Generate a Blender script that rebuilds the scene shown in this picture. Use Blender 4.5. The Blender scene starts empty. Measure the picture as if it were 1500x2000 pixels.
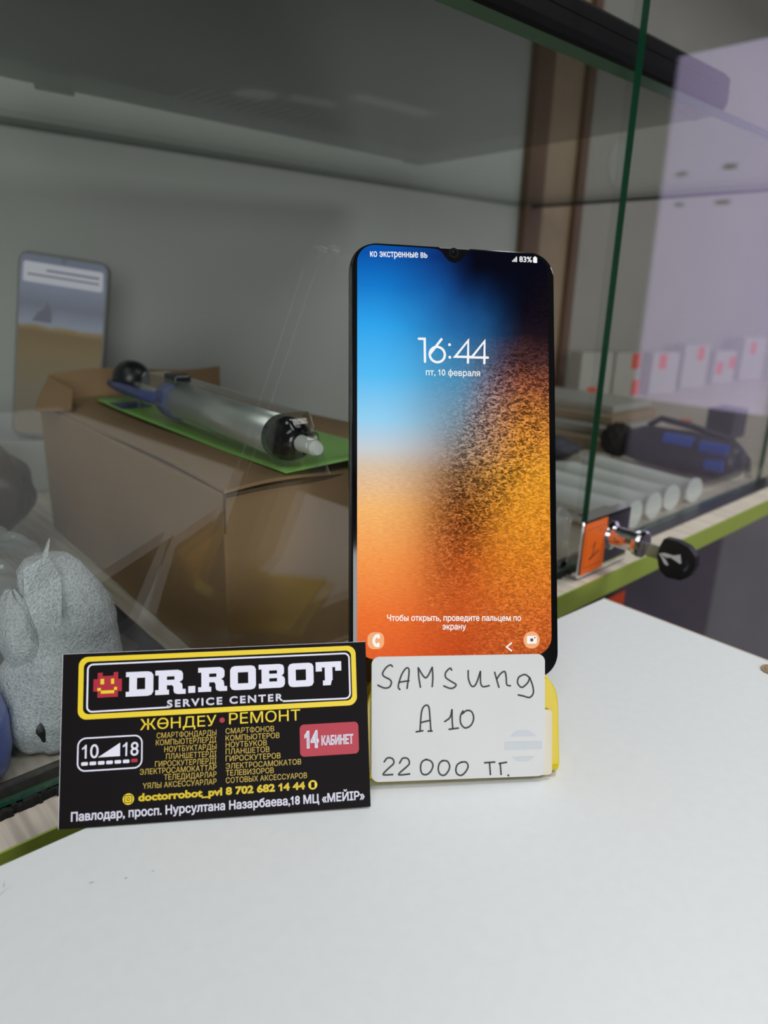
import bpy, bmesh, math, random
from mathutils import Vector, Matrix, noise
from mathutils.geometry import delaunay_2d_cdt
random.seed(7)
SC = bpy.context.scene
COL = SC.collection
H0 = 1.051            # eye height; the counter top lies at 0.900
KB = 0.99          # metres per drawing unit of the cardboard box and what lies on it
K = 1.09             # metres per drawing unit inside the showcase

# ------------------------------------------------------------------ camera
cam = bpy.data.cameras.new('camera')
cam.sensor_fit = 'VERTICAL'
cam.sensor_height = 24.0
cam.sensor_width = 18.0
cam.lens = 1387.0 / 2000.0 * 24.0
cam.clip_start = 0.01
cam.dof.use_dof = True
cam.dof.focus_distance = 0.238
cam.dof.aperture_fstop = 7.0
camo = bpy.data.objects.new('camera', cam)
COL.objects.link(camo)
RR = [[0.73314722, -0.18520569, 0.65436535], [-0.67946844, -0.23994488, 0.69336073], [0.02859726, -0.95295609, -0.30175634]]
camo.matrix_world = Matrix(((RR[0][0], -RR[0][1], -RR[0][2], 0), (RR[1][0], -RR[1][1], -RR[1][2], 0),
                            (RR[2][0], -RR[2][1], -RR[2][2], H0), (0, 0, 0, 1)))
SC.camera = camo
SC.view_settings.view_transform = 'Standard'
SC.view_settings.look = 'None'
SC.view_settings.gamma = 1.0
SC.view_settings.exposure = 0.0
SC.cycles.transparent_max_bounces = 24
SC.cycles.max_bounces = 10
SC.cycles.caustics_reflective = False
SC.cycles.caustics_refractive = False

# ------------------------------------------------------------------ world and lamps
w = bpy.data.worlds.new('world')
SC.world = w
w.use_nodes = True
w.node_tree.nodes['Background'].inputs[0].default_value = (0.72, 0.74, 0.80, 1)
w.node_tree.nodes['Background'].inputs[1].default_value = 0.05


def lamp(name, loc, size, power, col=(1, 0.98, 0.95), rot=(0, 0, 0)):
    l = bpy.data.lights.new(name, 'AREA')
    l.shape = 'RECTANGLE'
    l.size, l.size_y = size
    l.energy = power
    l.color = col
    o = bpy.data.objects.new(name, l)
    o.location = loc
    o.rotation_euler = rot
    COL.objects.link(o)
    return o


lamp('ceiling_lamp', (1.05, 0.12, 2.66), (0.9, 0.6), 24, (1.0, 0.985, 0.96))
lamp('ceiling_lamp', (-0.9, -0.5, 2.66), (1.2, 0.6), 13, (0.96, 0.98, 1.0))
lamp('ceiling_lamp', (1.5, -1.5, 2.66), (1.2, 0.6), 24, (0.93, 0.96, 1.0))
lamp('added_fill_light', (-1.6, -3.2, 1.55), (1.8, 1.4), 62, (0.95, 0.98, 1.0), (math.radians(82), 0, math.radians(-26)))  # invented fill light, added to brighten the inside of the showcase
lamp('ceiling_lamp', (4.0, -5.65, 2.66), (0.35, 0.35), 0.10)
lamp('ceiling_lamp', (4.5, -5.45, 2.66), (0.5, 0.25), 0.08)
lamp('ceiling_lamp', (5.1, -5.0, 2.66), (1.0, 0.25), 0.16)


# ------------------------------------------------------------------ helpers
def lin(c):
    c = c / 255.0
    return c / 12.92 if c <= 0.04045 else ((c + 0.055) / 1.055) ** 2.4


def rgb(r, g, b):
    return (lin(r), lin(g), lin(b), 1.0)


def mat(name, col, rough=0.5, metal=0.0, var=0.0, scale=60.0, bump=0.0, spec=0.5, stretch=None, coat=0.0):
    m = bpy.data.materials.new(name)
    m.use_nodes = True
    nt = m.node_tree
    b = nt.nodes['Principled BSDF']
    b.inputs['Base Color'].default_value = col
    b.inputs['Roughness'].default_value = rough
    b.inputs['Metallic'].default_value = metal
    b.inputs['Specular IOR Level'].default_value = spec
    b.inputs['Coat Weight'].default_value = coat
    if var > 0 or bump > 0:
        tc = nt.nodes.new('ShaderNodeTexCoord')
        mp = nt.nodes.new('ShaderNodeMapping')
        if stretch:
            mp.inputs['Scale'].default_value = stretch
        n = nt.nodes.new('ShaderNodeTexNoise')
        n.inputs['Scale'].default_value = scale
        n.inputs['Detail'].default_value = 6
        nt.links.new(tc.outputs['Object'], mp.inputs[0])
        nt.links.new(mp.outputs[0], n.inputs['Vector'])
        if var > 0:
            r = nt.nodes.new('ShaderNodeValToRGB')
            r.color_ramp.elements[0].position = 0.3
            r.color_ramp.elements[1].position = 0.7
            r.color_ramp.elements[0].color = tuple(max(0, c * (1 - var)) for c in col[:3]) + (1,)
            r.color_ramp.elements[1].color = tuple(min(1, c * (1 + var)) for c in col[:3]) + (1,)
            nt.links.new(n.outputs['Fac'], r.inputs[0])
            nt.links.new(r.outputs[0], b.inputs['Base Color'])
        if bump > 0:
            bp = nt.nodes.new('ShaderNodeBump')
            bp.inputs['Strength'].default_value = bump
            bp.inputs['Distance'].default_value = 0.001
            nt.links.new(n.outputs['Fac'], bp.inputs['Height'])
            nt.links.new(bp.outputs[0], b.inputs['Normal'])
    return m


def emit(name, col, strength=1.0):
    m = bpy.data.materials.new(name)
    m.use_nodes = True
    nt = m.node_tree
    nt.nodes.remove(nt.nodes['Principled BSDF'])
    e = nt.nodes.new('ShaderNodeEmission')
    e.inputs[0].default_value = col
    e.inputs[1].default_value = strength
    nt.links.new(e.outputs[0], nt.nodes['Material Output'].inputs[0])
    return m


def clear(name, tint=(0.93, 0.955, 0.94, 1), index=1.5, haze=0.0, haze_col=(0.6, 0.6, 0.6, 1), rough=0.0):
    """thin clear sheet: Fresnel mirror over a tinted see-through base, optional milky haze"""
    m = bpy.data.materials.new(name)
    m.use_nodes = True
    nt = m.node_tree
    N = nt.nodes
    L = nt.links
    N.remove(N['Principled BSDF'])
    geo = N.new('ShaderNodeNewGeometry')
    ior = N.new('ShaderNodeMix')
    ior.data_type = 'FLOAT'
    ior.inputs[2].default_value = index
    ior.inputs[3].default_value = 1 / index
    L.new(geo.outputs['Backfacing'], ior.inputs[0])
    fr = N.new('ShaderNodeFresnel')
    L.new(ior.outputs[0], fr.inputs['IOR'])
    tr = N.new('ShaderNodeBsdfTransparent')
    tr.inputs[0].default_value = tint
    gl = N.new('ShaderNodeBsdfGlossy')
    gl.inputs['Roughness'].default_value = rough
    gl.inputs[0].default_value = (1, 1, 1, 1)
    base = tr
    if haze > 0:
        df = N.new('ShaderNodeBsdfDiffuse')
        df.inputs[0].default_value = haze_col
        tl = N.new('ShaderNodeBsdfTranslucent')
        tl.inputs[0].default_value = haze_col
        ad = N.new('ShaderNodeMixShader')
        ad.inputs[0].default_value = 0.4
        L.new(df.outputs[0], ad.inputs[1])
        L.new(tl.outputs[0], ad.inputs[2])
        mh = N.new('ShaderNodeMixShader')
        mh.inputs[0].default_value = haze
        L.new(tr.outputs[0], mh.inputs[1])
        L.new(ad.outputs[0], mh.inputs[2])
        base = mh
    mx = N.new('ShaderNodeMixShader')
    L.new(fr.outputs[0], mx.inputs[0])
    L.new(base.outputs[0], mx.inputs[1])
    L.new(gl.outputs[0], mx.inputs[2])
    L.new(mx.outputs[0], N['Material Output'].inputs[0])
    return m


class MB:
    """collects shapes and links them as ONE mesh object"""

    def __init__(self):
        self.v = []
        self.f = []
        self.mi = []

    def add(self, vs, fs, mi=0):
        o = len(self.v)
        self.v += [Vector(p) for p in vs]
        self.f += [[i + o for i in f] for f in fs]
        self.mi += [mi] * len(fs)
        return self

    def box(self, x0, x1, y0, y1, z0, z1, mi=0):
        vs = [(x, y, z) for x in (x0, x1) for y in (y0, y1) for z in (z0, z1)]
        return self.add(vs, [(0, 1, 3, 2), (4, 6, 7, 5), (0, 4, 5, 1), (2, 3, 7, 6), (0, 2, 6, 4), (1, 5, 7, 3)], mi)

    def prism(self, pts, a, b, axis='z', mi=0):
        """extrude the polygon pts (2-D) from a to b along the axis"""
        n = len(pts)

        def p3(p, t):
            return {'z': (p[0], p[1], t), 'y': (p[0], t, p[1]), 'x': (t, p[0], p[1])}[axis]
        vs = [p3(p, a) for p in pts] + [p3(p, b) for p in pts]
        fs = [list(range(n))[::-1], list(range(n, 2 * n))] + [(i, (i + 1) % n, n + (i + 1) % n, n + i) for i in range(n)]
        return self.add(vs, fs, mi)

    def tube(self, path, r, seg=12, caps=True, mi=0, up=(0, 0, 1)):
        path = [Vector(p) for p in path]
        n = len(path)
        rs = r if isinstance(r, (list, tuple)) else [r] * n
        vs = []
        ref = Vector(up)
        for i, p in enumerate(path):
            d = (path[min(i + 1, n - 1)] - path[max(i - 1, 0)]).normalized()
            a = d.cross(ref)
            if a.length < 1e-3:
                a = d.cross(Vector((1, 0, 0)))
            a.normalize()
            b = a.cross(d)
            for k in range(seg):
                t = 2 * math.pi * k / seg
                vs.append(p + (a * math.cos(t) + b * math.sin(t)) * rs[i])
        fs = [(i * seg + k, i * seg + (k + 1) % seg, (i + 1) * seg + (k + 1) % seg, (i + 1) * seg + k)
              for i in range(n - 1) for k in range(seg)]
        if caps:
            fs += [list(range(seg))[::-1], list(range((n - 1) * seg, n * seg))]
        return self.add(vs, fs, mi)

    def grid(self, fn, nu, nv, mi=0, closed_u=False):
        vs = [fn(i / (nu if closed_u else nu - 1), j / (nv - 1)) for j in range(nv) for i in range(nu)]
        fs = []
        for j in range(nv - 1):
            for i in range(nu if closed_u else nu - 1):
                i2 = (i + 1) % nu
                fs.append((j * nu + i, j * nu + i2, (j + 1) * nu + i2, (j + 1) * nu + i))
        return self.add(vs, fs, mi)

    def build(self, name, mats, parent=None, smooth=False, bevel=0.0, seg=2, solid=0.0, sub=0, fix=True):
        me = bpy.data.meshes.new(name)
        me.from_pydata([tuple(p) for p in self.v], [], self.f)
        if not isinstance(mats, (list, tuple)):
            mats = [mats]
        for m in mats:
            me.materials.append(m)
        for p, i in zip(me.polygons, self.mi):
            p.material_index = i
        if fix:
            bm = bmesh.new()
            bm.from_mesh(me)
            bmesh.ops.recalc_face_normals(bm, faces=bm.faces)
            bm.to_mesh(me)
            bm.free()
        if smooth:
            for p in me.polygons:
                p.use_smooth = True
        o = bpy.data.objects.new(name, me)
        COL.objects.link(o)
        if parent is not None:
            o.parent = parent
        if solid:
            md = o.modifiers.new('thickness', 'SOLIDIFY')
            md.thickness = solid
            md.offset = 0
        if bevel:
            md = o.modifiers.new('bevel', 'BEVEL')
            md.width = bevel
            md.segments = seg
            md.limit_method = 'ANGLE'
            md.angle_limit = math.radians(40)
        if sub:
            md = o.modifiers.new('sub', 'SUBSURF')
            md.levels = sub
            md.render_levels = sub
        return o


def tag(o, label, cat, group=None, kind=None):
    o['label'] = label
    if cat:
        o['category'] = cat
    if group:
        o['group'] = group
    if kind:
        o['kind'] = kind
    return o


def thing(name, label, cat, mw=None, group=None):
    o = bpy.data.objects.new(name, None)
    o.empty_display_size = 0.02
    COL.objects.link(o)
    if mw is not None:
        o.matrix_world = mw
    return tag(o, label, cat, group)


def struct(o):
    o['kind'] = 'structure'
    return o


def k(x, y, z):
    return Vector((K * x, K * y, H0 + K * z))


def frame(O, yaw, lean, roll=0.0):
    r = Vector((math.cos(yaw), math.sin(yaw), 0))
    n = Vector((-math.sin(yaw), math.cos(yaw), 0))
    u = Vector((0, 0, 1)) * math.cos(lean) + n * math.sin(lean)
    r2 = r * math.cos(roll) + u * math.sin(roll)
    u2 = u * math.cos(roll) - r * math.sin(roll)
    y = u2.cross(r2)
    return Matrix(((r2.x, y.x, u2.x, O[0]), (r2.y, y.y, u2.y, O[1]), (r2.z, y.z, u2.z, O[2]), (0, 0, 0, 1)))


def rrect(x0, x1, z0, z1, r, n=6, rs=None):
    rs = rs or (r, r, r, r)           # bottom-left, bottom-right, top-right, top-left
    pts = []
    for (cx, cz, a0, rr) in ((x0 + rs[0], z0 + rs[0], 180, rs[0]), (x1 - rs[1], z0 + rs[1], 270, rs[1]),
                             (x1 - rs[2], z1 - rs[2], 0, rs[2]), (x0 + rs[3], z1 - rs[3], 90, rs[3])):
        for i in range(n + 1):
            a = math.radians(a0 + 90 * i / n)
            pts.append((cx + rr * math.cos(a), cz + rr * math.sin(a)))
    return pts


# ---- flat lettering, all in millimetres in the plane of the thing that carries it
def evenodd(vs, es, loops, eps=1e-5):
    v2, e2, f2, *_ = delaunay_2d_cdt(vs, es, [], 0, eps)
    keep = []
    for fc in f2:
        cx = sum(v2[i].x for i in fc) / len(fc)
        cy = sum(v2[i].y for i in fc) / len(fc)
        ins = False
        for lp in loops:
            m = len(lp)
            for i in range(m):
                x1, y1 = lp[i][0], lp[i][1]
                x2, y2 = lp[(i + 1) % m][0], lp[(i + 1) % m][1]
                if (y1 > cy) != (y2 > cy) and cx < (x2 - x1) * (cy - y1) / (y2 - y1) + x1:
                    ins = not ins
        if ins:
            keep.append(list(fc))
    return v2, keep


class Flat:
    """flat shapes on a plane facing -y, at y = lift (metres)"""

    def __init__(self, lift=-0.00008):
        self.mb = MB()
        self.lift = lift

    def poly(self, loops, mi=0, lift=None):
        vs, es = [], []
        for lp in loops:
            o = len(vs)
            vs += [Vector((p[0], p[1])) for p in lp]
            es += [(o + i, o + (i + 1) % len(lp)) for i in range(len(lp))]
        v2, f2 = evenodd(vs, es, loops)
        y = self.lift if lift is None else lift
        self.mb.add([(p.x * 0.001, y, p.y * 0.001) for p in v2], [list(f)[::-1] for f in f2], mi)
        return self

    def stroke(self, pts, width, closed=False, mi=0, lift=None, round_=True, smooth=0):
        pts = [Vector((p[0], p[1])) for p in pts]
        if smooth:
            q = []
            n = len(pts)
            for i in range(n - 1):
                p0, p1, p2, p3 = pts[max(i - 1, 0)], pts[i], pts[i + 1], pts[min(i + 2, n - 1)]
                for s in range(smooth):
                    t = s / smooth
                    q.append(0.5 * ((2 * p1) + (p2 - p0) * t + (2 * p0 - 5 * p1 + 4 * p2 - p3) * t * t + (3 * p1 - p0 - 3 * p2 + p3) * t ** 3))
            q.append(pts[-1])
            pts = q
        y = self.lift if lift is None else lift
        n = len(pts)
        L, Rr = [], []
        for i in range(n):
            a = pts[(i - 1) % n] if (closed or i > 0) else pts[i]
            b = pts[(i + 1) % n] if (closed or i < n - 1) else pts[i]
            d1 = (pts[i] - a)
            d2 = (b - pts[i])
            d1 = d1.normalized() if d1.length > 1e-9 else (d2.normalized() if d2.length > 1e-9 else Vector((1, 0)))
            d2 = d2.normalized() if d2.length > 1e-9 else d1
            t = d1 + d2
            t = t.normalized() if t.length > 1e-6 else d1
            nn = Vector((-t.y, t.x))
            c = max(0.45, nn.dot(Vector((-d1.y, d1.x))))
            h = width / 2 / c
            L.append(pts[i] + nn * h)
            Rr.append(pts[i] - nn * h)
        vs = [(p.x * 0.001, y, p.y * 0.001) for p in L + Rr]
        fs = [(i, (i + 1) % n, n + (i + 1) % n, n + i) for i in range(n if closed else n - 1)]
        self.mb.add(vs, fs, mi)
        if round_ and not closed:
            for e in (pts[0], pts[-1]):
                self.disc(e.x, e.y, width / 2, mi, 10, lift)
        return self

    def disc(self, x, z, r, mi=0, n=24, lift=None):
        y = self.lift if lift is None else lift
        self.mb.add([((x + r * math.cos(2 * math.pi * i / n)) * 0.001, y, (z + r * math.sin(2 * math.pi * i / n)) * 0.001) for i in range(n)],
                    [list(range(n))], mi)
        return self

    def build(self, name, mats, parent):
        return self.mb.build(name, mats, parent, fix=False)


_glyph = {}


def glyph(ch):
    """outline loops and advance of one character of the built-in font (unit cap height)"""
    if ch in _glyph:
        return _glyph[ch]
    if ch == '1':
        g = ([[(0.30, 0), (0.42, 0), (0.42, 1.0), (0.32, 1.0), (0.24, 0.88), (0.08, 0.78), (0.08, 0.66), (0.30, 0.76)]], 0.66)
        _glyph[ch] = g
        return g

    def loops_of(s):
        cu = bpy.data.curves.new('tmp', 'FONT')
        cu.body = s
        cu.size = 1.0
        cu.resolution_u = 4
        cu.fill_mode = 'NONE'
        ob = bpy.data.objects.new('tmp', cu)
        COL.objects.link(ob)
        dg = bpy.context.evaluated_depsgraph_get()
        me = bpy.data.meshes.new_from_object(ob.evaluated_get(dg))
        nxt = {}
        for e in me.edges:
            a, b = e.vertices
            nxt.setdefault(a, []).append(b)
            nxt.setdefault(b, []).append(a)
        seen, out = set(), []
        for s0 in nxt:
            if s0 in seen:
                continue
            lp, cur, prev = [], s0, None
            while cur not in seen:
                seen.add(cur)
                lp.append((me.vertices[cur].co.x, me.vertices[cur].co.y))
                c = [q for q in nxt[cur] if q not in seen]
                if not c:
                    break
                cur = c[0]
            if len(lp) > 2:
                out.append(lp)
        bpy.data.objects.remove(ob)
        bpy.data.curves.remove(cu)
        bpy.data.meshes.remove(me)
        return out
    if '_cap' not in _glyph:
        lp = loops_of('H')
        _glyph['_cap'] = max(p[1] for l in lp for p in l)
        a = loops_of('HH')
        b = loops_of('H')
        _glyph['_HH'] = max(p[0] for l in a for p in l)
    cap = _glyph['_cap']
    adv = max(p[0] for l in loops_of('H' + ch + 'H') for p in l) - _glyph['_HH']
    lps = [] if ch == ' ' else loops_of(ch)
    if lps:        # drop repeated outlines of the font
        uniq = []
        for l in lps:
            key = (round(min(p[0] for p in l), 3), round(max(p[0] for p in l), 3), round(min(p[1] for p in l), 3), round(max(p[1] for p in l), 3))
            if key not in [q[0] for q in uniq]:
                uniq.append((key, l))
        lps = [q[1] for q in uniq]
    g = ([[(p[0] / cap, p[1] / cap) for p in l] for l in lps], adv / cap)
    _glyph[ch] = g
    return g


def write(fl, s, x0, z0, x1, z1, cap, bold=0.0, mi=0, space=0.0):
    """write s from (x0, z0) to (x1, z1) on its baseline, capitals cap high"""
    x = 0.0
    items = []
    for ch in s:
        lps, adv = glyph(ch)
        items.append((lps, x))
        x += adv + space
    xs = [p[0] + ox for lps, ox in items for l in lps for p in l]
    a, b = min(xs), max(xs)
    L = math.hypot(x1 - x0, z1 - z0)
    dx, dz = (x1 - x0) / L, (z1 - z0) / L
    sx = (L - bold) / (b - a)
    for lps, ox in items:
        if not lps:
            continue
        tl = []
        for l in lps:
            tl.append([(x0 + ((p[0] + ox - a) * sx + bold / 2) * dx - p[1] * cap * dz, z0 + ((p[0] + ox - a) * sx + bold / 2) * dz + p[1] * cap * dx) for p in l])
        fl.poly(tl, mi)
        if bold > 0:
            for l in tl:
                fl.stroke(l, bold, True, mi)


# ------------------------------------------------------------------ materials
M = {}
M['counter'] = mat('white_laminate', (0.72, 0.745, 0.75, 1), 0.45, var=0.015, scale=260)
M['counter_edge'] = mat('cream_edging', rgb(196, 188, 172), 0.5)
M['wood_plug'] = mat('plug_wood', rgb(150, 125, 95), 0.6, var=0.25, scale=500)
M['beige'] = mat('beige_laminate', rgb(206, 195, 180), 0.5, var=0.24, scale=330, stretch=(1, 0.045, 1))
M['green_edge'] = mat('green_edging', rgb(160, 176, 74), 0.35)
M['back'] = mat('grey_backboard', (0.50, 0.50, 0.475, 1), 0.6, var=0.02, scale=12)
M['warm_back'] = mat('beige_backboard', (0.40, 0.375, 0.33, 1), 0.6, var=0.03, scale=12)
M['post'] = mat('brown_wood', rgb(112, 86, 68), 0.55, var=0.15, scale=40, stretch=(1, 1, 0.1))
M['glass'] = clear('clear_glass', (0.962, 0.975, 0.962, 1))
M['shelf_glass'] = clear('shelf_glass', (0.95, 0.97, 0.95, 1), index=1.34)
M['glass_edge'] = mat('green_glass_edge', rgb(22, 78, 52), 0.2)
M['shelf_edge'] = mat('pale_green_glass_edge', rgb(62, 78, 60), 0.15)
M['black'] = mat('black_plastic', (0.012, 0.012, 0.014, 1), 0.35)
M['gloss_black'] = mat('glossy_black_plastic', (0.006, 0.006, 0.007, 1), 0.12)
M['brush'] = mat('black_brush', (0.008, 0.008, 0.008, 1), 0.9, bump=0.5, scale=900)
M['phone_body'] = mat('black_phone_shell', (0.006, 0.006, 0.008, 1), 0.22, coat=0.3)
M['phone_glass'] = mat('black_front_glass', (0.004, 0.004, 0.005, 1), 0.06)
M['grey_metal'] = mat('grey_mesh', (0.25, 0.25, 0.26, 1), 0.4, metal=0.8)
M['yellow'] = mat('yellow_plastic', rgb(218, 192, 0), 0.22, spec=0.25)
M['paper'] = mat('white_card', (0.68, 0.67, 0.655, 1), 0.45, var=0.03, scale=30)
M['cream'] = mat('cream_card', rgb(222, 212, 190), 0.5)
M['ink'] = mat('black_ink', (0.01, 0.012, 0.014, 1), 0.5)
M['stamp'] = mat('faint_blue_print', rgb(203, 207, 210), 0.5)
M['card'] = mat('black_printed_card', rgb(17, 12, 14), 0.55, spec=0.1)
M['c_yellow'] = mat('yellow_print', rgb(246, 214, 24), 0.45)
M['c_ochre'] = mat('ochre_print', rgb(214, 180, 62), 0.45)
M['c_white'] = mat('white_print', rgb(238, 234, 248), 0.45)
M['c_red'] = mat('red_print', rgb(182, 10, 46), 0.45)
M['c_black'] = mat('black_print', rgb(17, 12, 14), 0.55, spec=0.1)
M['kraft'] = mat('kraft_board', rgb(158, 126, 92), 0.75, var=0.04, scale=14)
M['scuff'] = mat('grey_scuff', rgb(150, 146, 140), 0.6)
M['kraft_dark'] = mat('kraft_cut_edge', rgb(96, 76, 56), 0.8, var=0.2, scale=300)
M['green_card'] = mat('green_printed_card', rgb(134, 190, 92), 0.35, var=0.08, scale=40)
M['blue_print'] = mat('blue_print', rgb(70, 84, 120), 0.4)
M['alu'] = mat('brushed_aluminium', (0.62, 0.64, 0.62, 1), 0.34, metal=0.75)
M['pump_blue'] = mat('blue_plastic', rgb(74, 84, 138), 0.4)
M['nozzle'] = mat('white_nozzle', (0.85, 0.87, 0.84, 1), 0.4)
M['blister'] = clear('clear_blister', (0.96, 0.97, 0.96, 1), rough=0.03)
M['foam'] = mat('grey_white_foam_sheet', (0.57, 0.60, 0.62, 1), 0.27, var=0.26, scale=1300, bump=1.0)
M['bag'] = clear('milky_film', (0.93, 0.94, 0.94, 1), haze=0.42, haze_col=(0.60, 0.64, 0.64, 1), rough=0.10)
M['bag_blue'] = mat('blue_film', rgb(92, 108, 176), 0.35, var=0.06, scale=40)
M['brownfilm'] = mat('brown_wrap', rgb(66, 54, 43), 0.4, var=0.2, scale=40)
M['chrome'] = mat('chrome', (0.82, 0.82, 0.83, 1), 0.09, metal=1.0)
M['steel'] = mat('dull_steel', (0.45, 0.44, 0.40, 1), 0.25, metal=1.0)
M['orange'] = mat('orange_sticker', rgb(246, 108, 22), 0.5)
M['orange_red'] = mat('red_orange_sticker', rgb(228, 84, 44), 0.5)
M['white_plastic'] = mat('white_plastic', (0.82, 0.83, 0.82, 1), 0.35)
M['laptop'] = mat('dark_laptop_shell', (0.0075, 0.0058, 0.0058, 1), 0.5, spec=0.2)
M['rubber'] = mat('rubber', (0.02, 0.02, 0.02, 1), 0.8)
M['tool_dark'] = mat('dark_blue_grey_plastic', (0.035, 0.036, 0.05, 1), 0.4)
M['tool_blue'] = mat('bright_blue_plastic', rgb(50, 90, 190), 0.4)
M['bristle'] = mat('dark_brown_bristle', (0.016, 0.011, 0.010, 1), 0.8, bump=0.6, scale=600)
M['pale_box'] = mat('pale_carton', rgb(182, 178, 170), 0.55, var=0.03, scale=40)
M['tan_box'] = mat('tan_carton', rgb(170, 146, 122), 0.6, var=0.05, scale=40)
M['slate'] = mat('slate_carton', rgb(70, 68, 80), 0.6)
M['lower'] = mat('dark_board', (0.050, 0.042, 0.052, 1), 0.7)
M['room_wall'] = mat('grey_wall_paint', (0.09, 0.09, 0.09, 1), 0.8, var=0.02, scale=3)
M['room_brown'] = mat('brown_wall_paint', (0.42, 0.30, 0.22, 1), 0.7, var=0.05, scale=3)
M['lavender'] = emit('lavender_glow', (0.50, 0.425, 0.66, 1), 1.42)  # glow put into a plain wall surface to strengthen its mirror image
M['plum'] = mat('grey_plum_board', (0.27, 0.21, 0.29, 1), 0.6, var=0.3, scale=5)
M['room_floor'] = mat('dark_floor', (0.07, 0.065, 0.075, 1), 0.5, var=0.1, scale=6)
M['ceiling'] = mat('ceiling_paint', (0.08, 0.08, 0.08, 1), 0.9)

# ------------------------------------------------------------------ the room around (seen only as reflections in the glass)
struct(MB().box(-3, 12, -8, 1.2, -0.05, 0).build('floor', M['room_floor']))
struct(MB().box(-3, 12, -8, 1.2, 2.7, 2.75).build('ceiling', M['ceiling']))
struct(MB().box(-3, 12, -8.05, -8, 0, 2.7).build('wall_front', M['room_wall']))
struct(MB().box(-3, 12, 1.2, 1.25, 0, 2.7).build('wall_back', M['room_wall']))
struct(MB().box(-3.05, -3, -8, 1.2, 0, 2.7).build('wall_left', M['room_wall']))
struct(MB().box(12, 12.05, -8, 1.2, 0, 2.7).build('wall_right', M['room_wall']))
struct(MB().box(8.3, 11.0, -8.0, -7.95, 0, 2.7).build('trim_1', M['room_brown']))
pn = thing('glow_wall_panel', 'tall lavender wall stand-in at right of the showcase, unseen and made to glow for its reflection in the glass', 'panel', Matrix.Translation((K * 1.6, K * -0.4285, 0)))  # unseen stand-in for a pale side wall, added to tint the glass reflection
MB().box(0, 0.03, 0, K * 0.60, H0 - K * 0.235, H0 + K * 0.477).build('glow_face', M['lavender'], pn)
MB().box(0, 0.03, 0, K * 0.60, 0.0, H0 - K * 0.235).build('base_board', M['plum'], pn)  # unseen darker board added to tone down the lower reflection
for (y, z, hy_, hz_) in ((-0.3865, 0.2491, 0.012, 0.005), (-0.2854, 0.2551, 0.014, 0.006), (-0.3825, 0.1882, 0.009, 0.005), (-0.2893, 0.1879, 0.016, 0.005)):
    yy, zz = K * (y + 0.4285), H0 + K * z
    MB().box(-0.006, 0.0, yy - hy_, yy + hy_, zz - hz_, zz + hz_).build('clip', M['black'], pn, bevel=0.001)

# ------------------------------------------------------------------ white counter
t = thing('counter', 'white laminate counter carrying the yellow phone stand and the cards', 'counter', Matrix.Translation((0.15, 0.0, 0.9)))


def cl(x, y):
    return (x - 0.15, y)


top = [cl(-0.45, 0.1799), cl(0.0314, 0.1799), cl(0.3173, 0.1681), cl(0.2975, -0.47), cl(-0.45, -0.45)]
MB().prism(top, -0.018, 0.0).build('top', M['counter'], t, bevel=0.0006, seg=1)
e0, e1 = Vector(cl(0.3174, 0.1681)), Vector(cl(0.2975, -0.47))
mb = MB()
mb.prism([(e0.x, e0.y), (e0.x + 0.0008, e0.y), (e1.x + 0.0008, e1.y), (e1.x, e1.y)], -0.018, -0.0002)
mb.build('edge_band', M['counter_edge'], t)
MB().prism([cl(-0.43, 0.15), cl(0.285, 0.135), cl(0.27, -0.44), cl(-0.43, -0.43)], -0.9, -0.018).build('base', M['counter'], t)
pl = MB()
px_, py_ = cl(0.3065, 0.0815)
pl.tube([(px_, py_, -0.001), (px_, py_, 0.0006)], 0.0042, 24)
pl.tube([(px_, py_, 0.0006), (px_, py_, 0.0009)], [0.0030, 0.0024], 24)
o = pl.build('screw_cover', M['wood_plug'], t)
o['label'] = 'brown wood coloured screw cover'
# scuffs in the top
fs = MB()
for (x, y, dx, dy) in ((0.047, 0.158, 0.0011, -0.00045), (0.0545, 0.1535, 0.0008, -0.0003), (0.061, 0.151, 0.00065, -0.0002), (0.0278, 0.1690, 0.0035, 0.0012), (0.0300, 0.1712, 0.001, 0.002)):
    x, y = cl(x, y)
    fs.add([(x, y, 0.00006), (x + dx, y + dy, 0.00006), (x + dx * 1.1, y + dy + 0.0002, 0.00006), (x + dx * 0.3, y + 0.0002, 0.00006)], [(0, 1, 2, 3)])
fs.build('scuff', M['scuff'], t, fix=False)

# ------------------------------------------------------------------ showcase
case = thing('display_case', 'glass fronted showcase with beige shelf board and green edge behind the counter', 'showcase', Matrix.Translation(k(0.4, 0.18, -0.86)))
CO = case.matrix_world.translation


def kc(x, y, z):
    return k(x, y, z) - CO


def kbox(mb, x0, x1, y0, y1, z0, z1, mi=0):
    a, b = kc(x0, y0, z0), kc(x1, y1, z1)
    return mb.box(a.x, b.x, a.y, b.y, a.z, b.z, mi)


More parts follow.
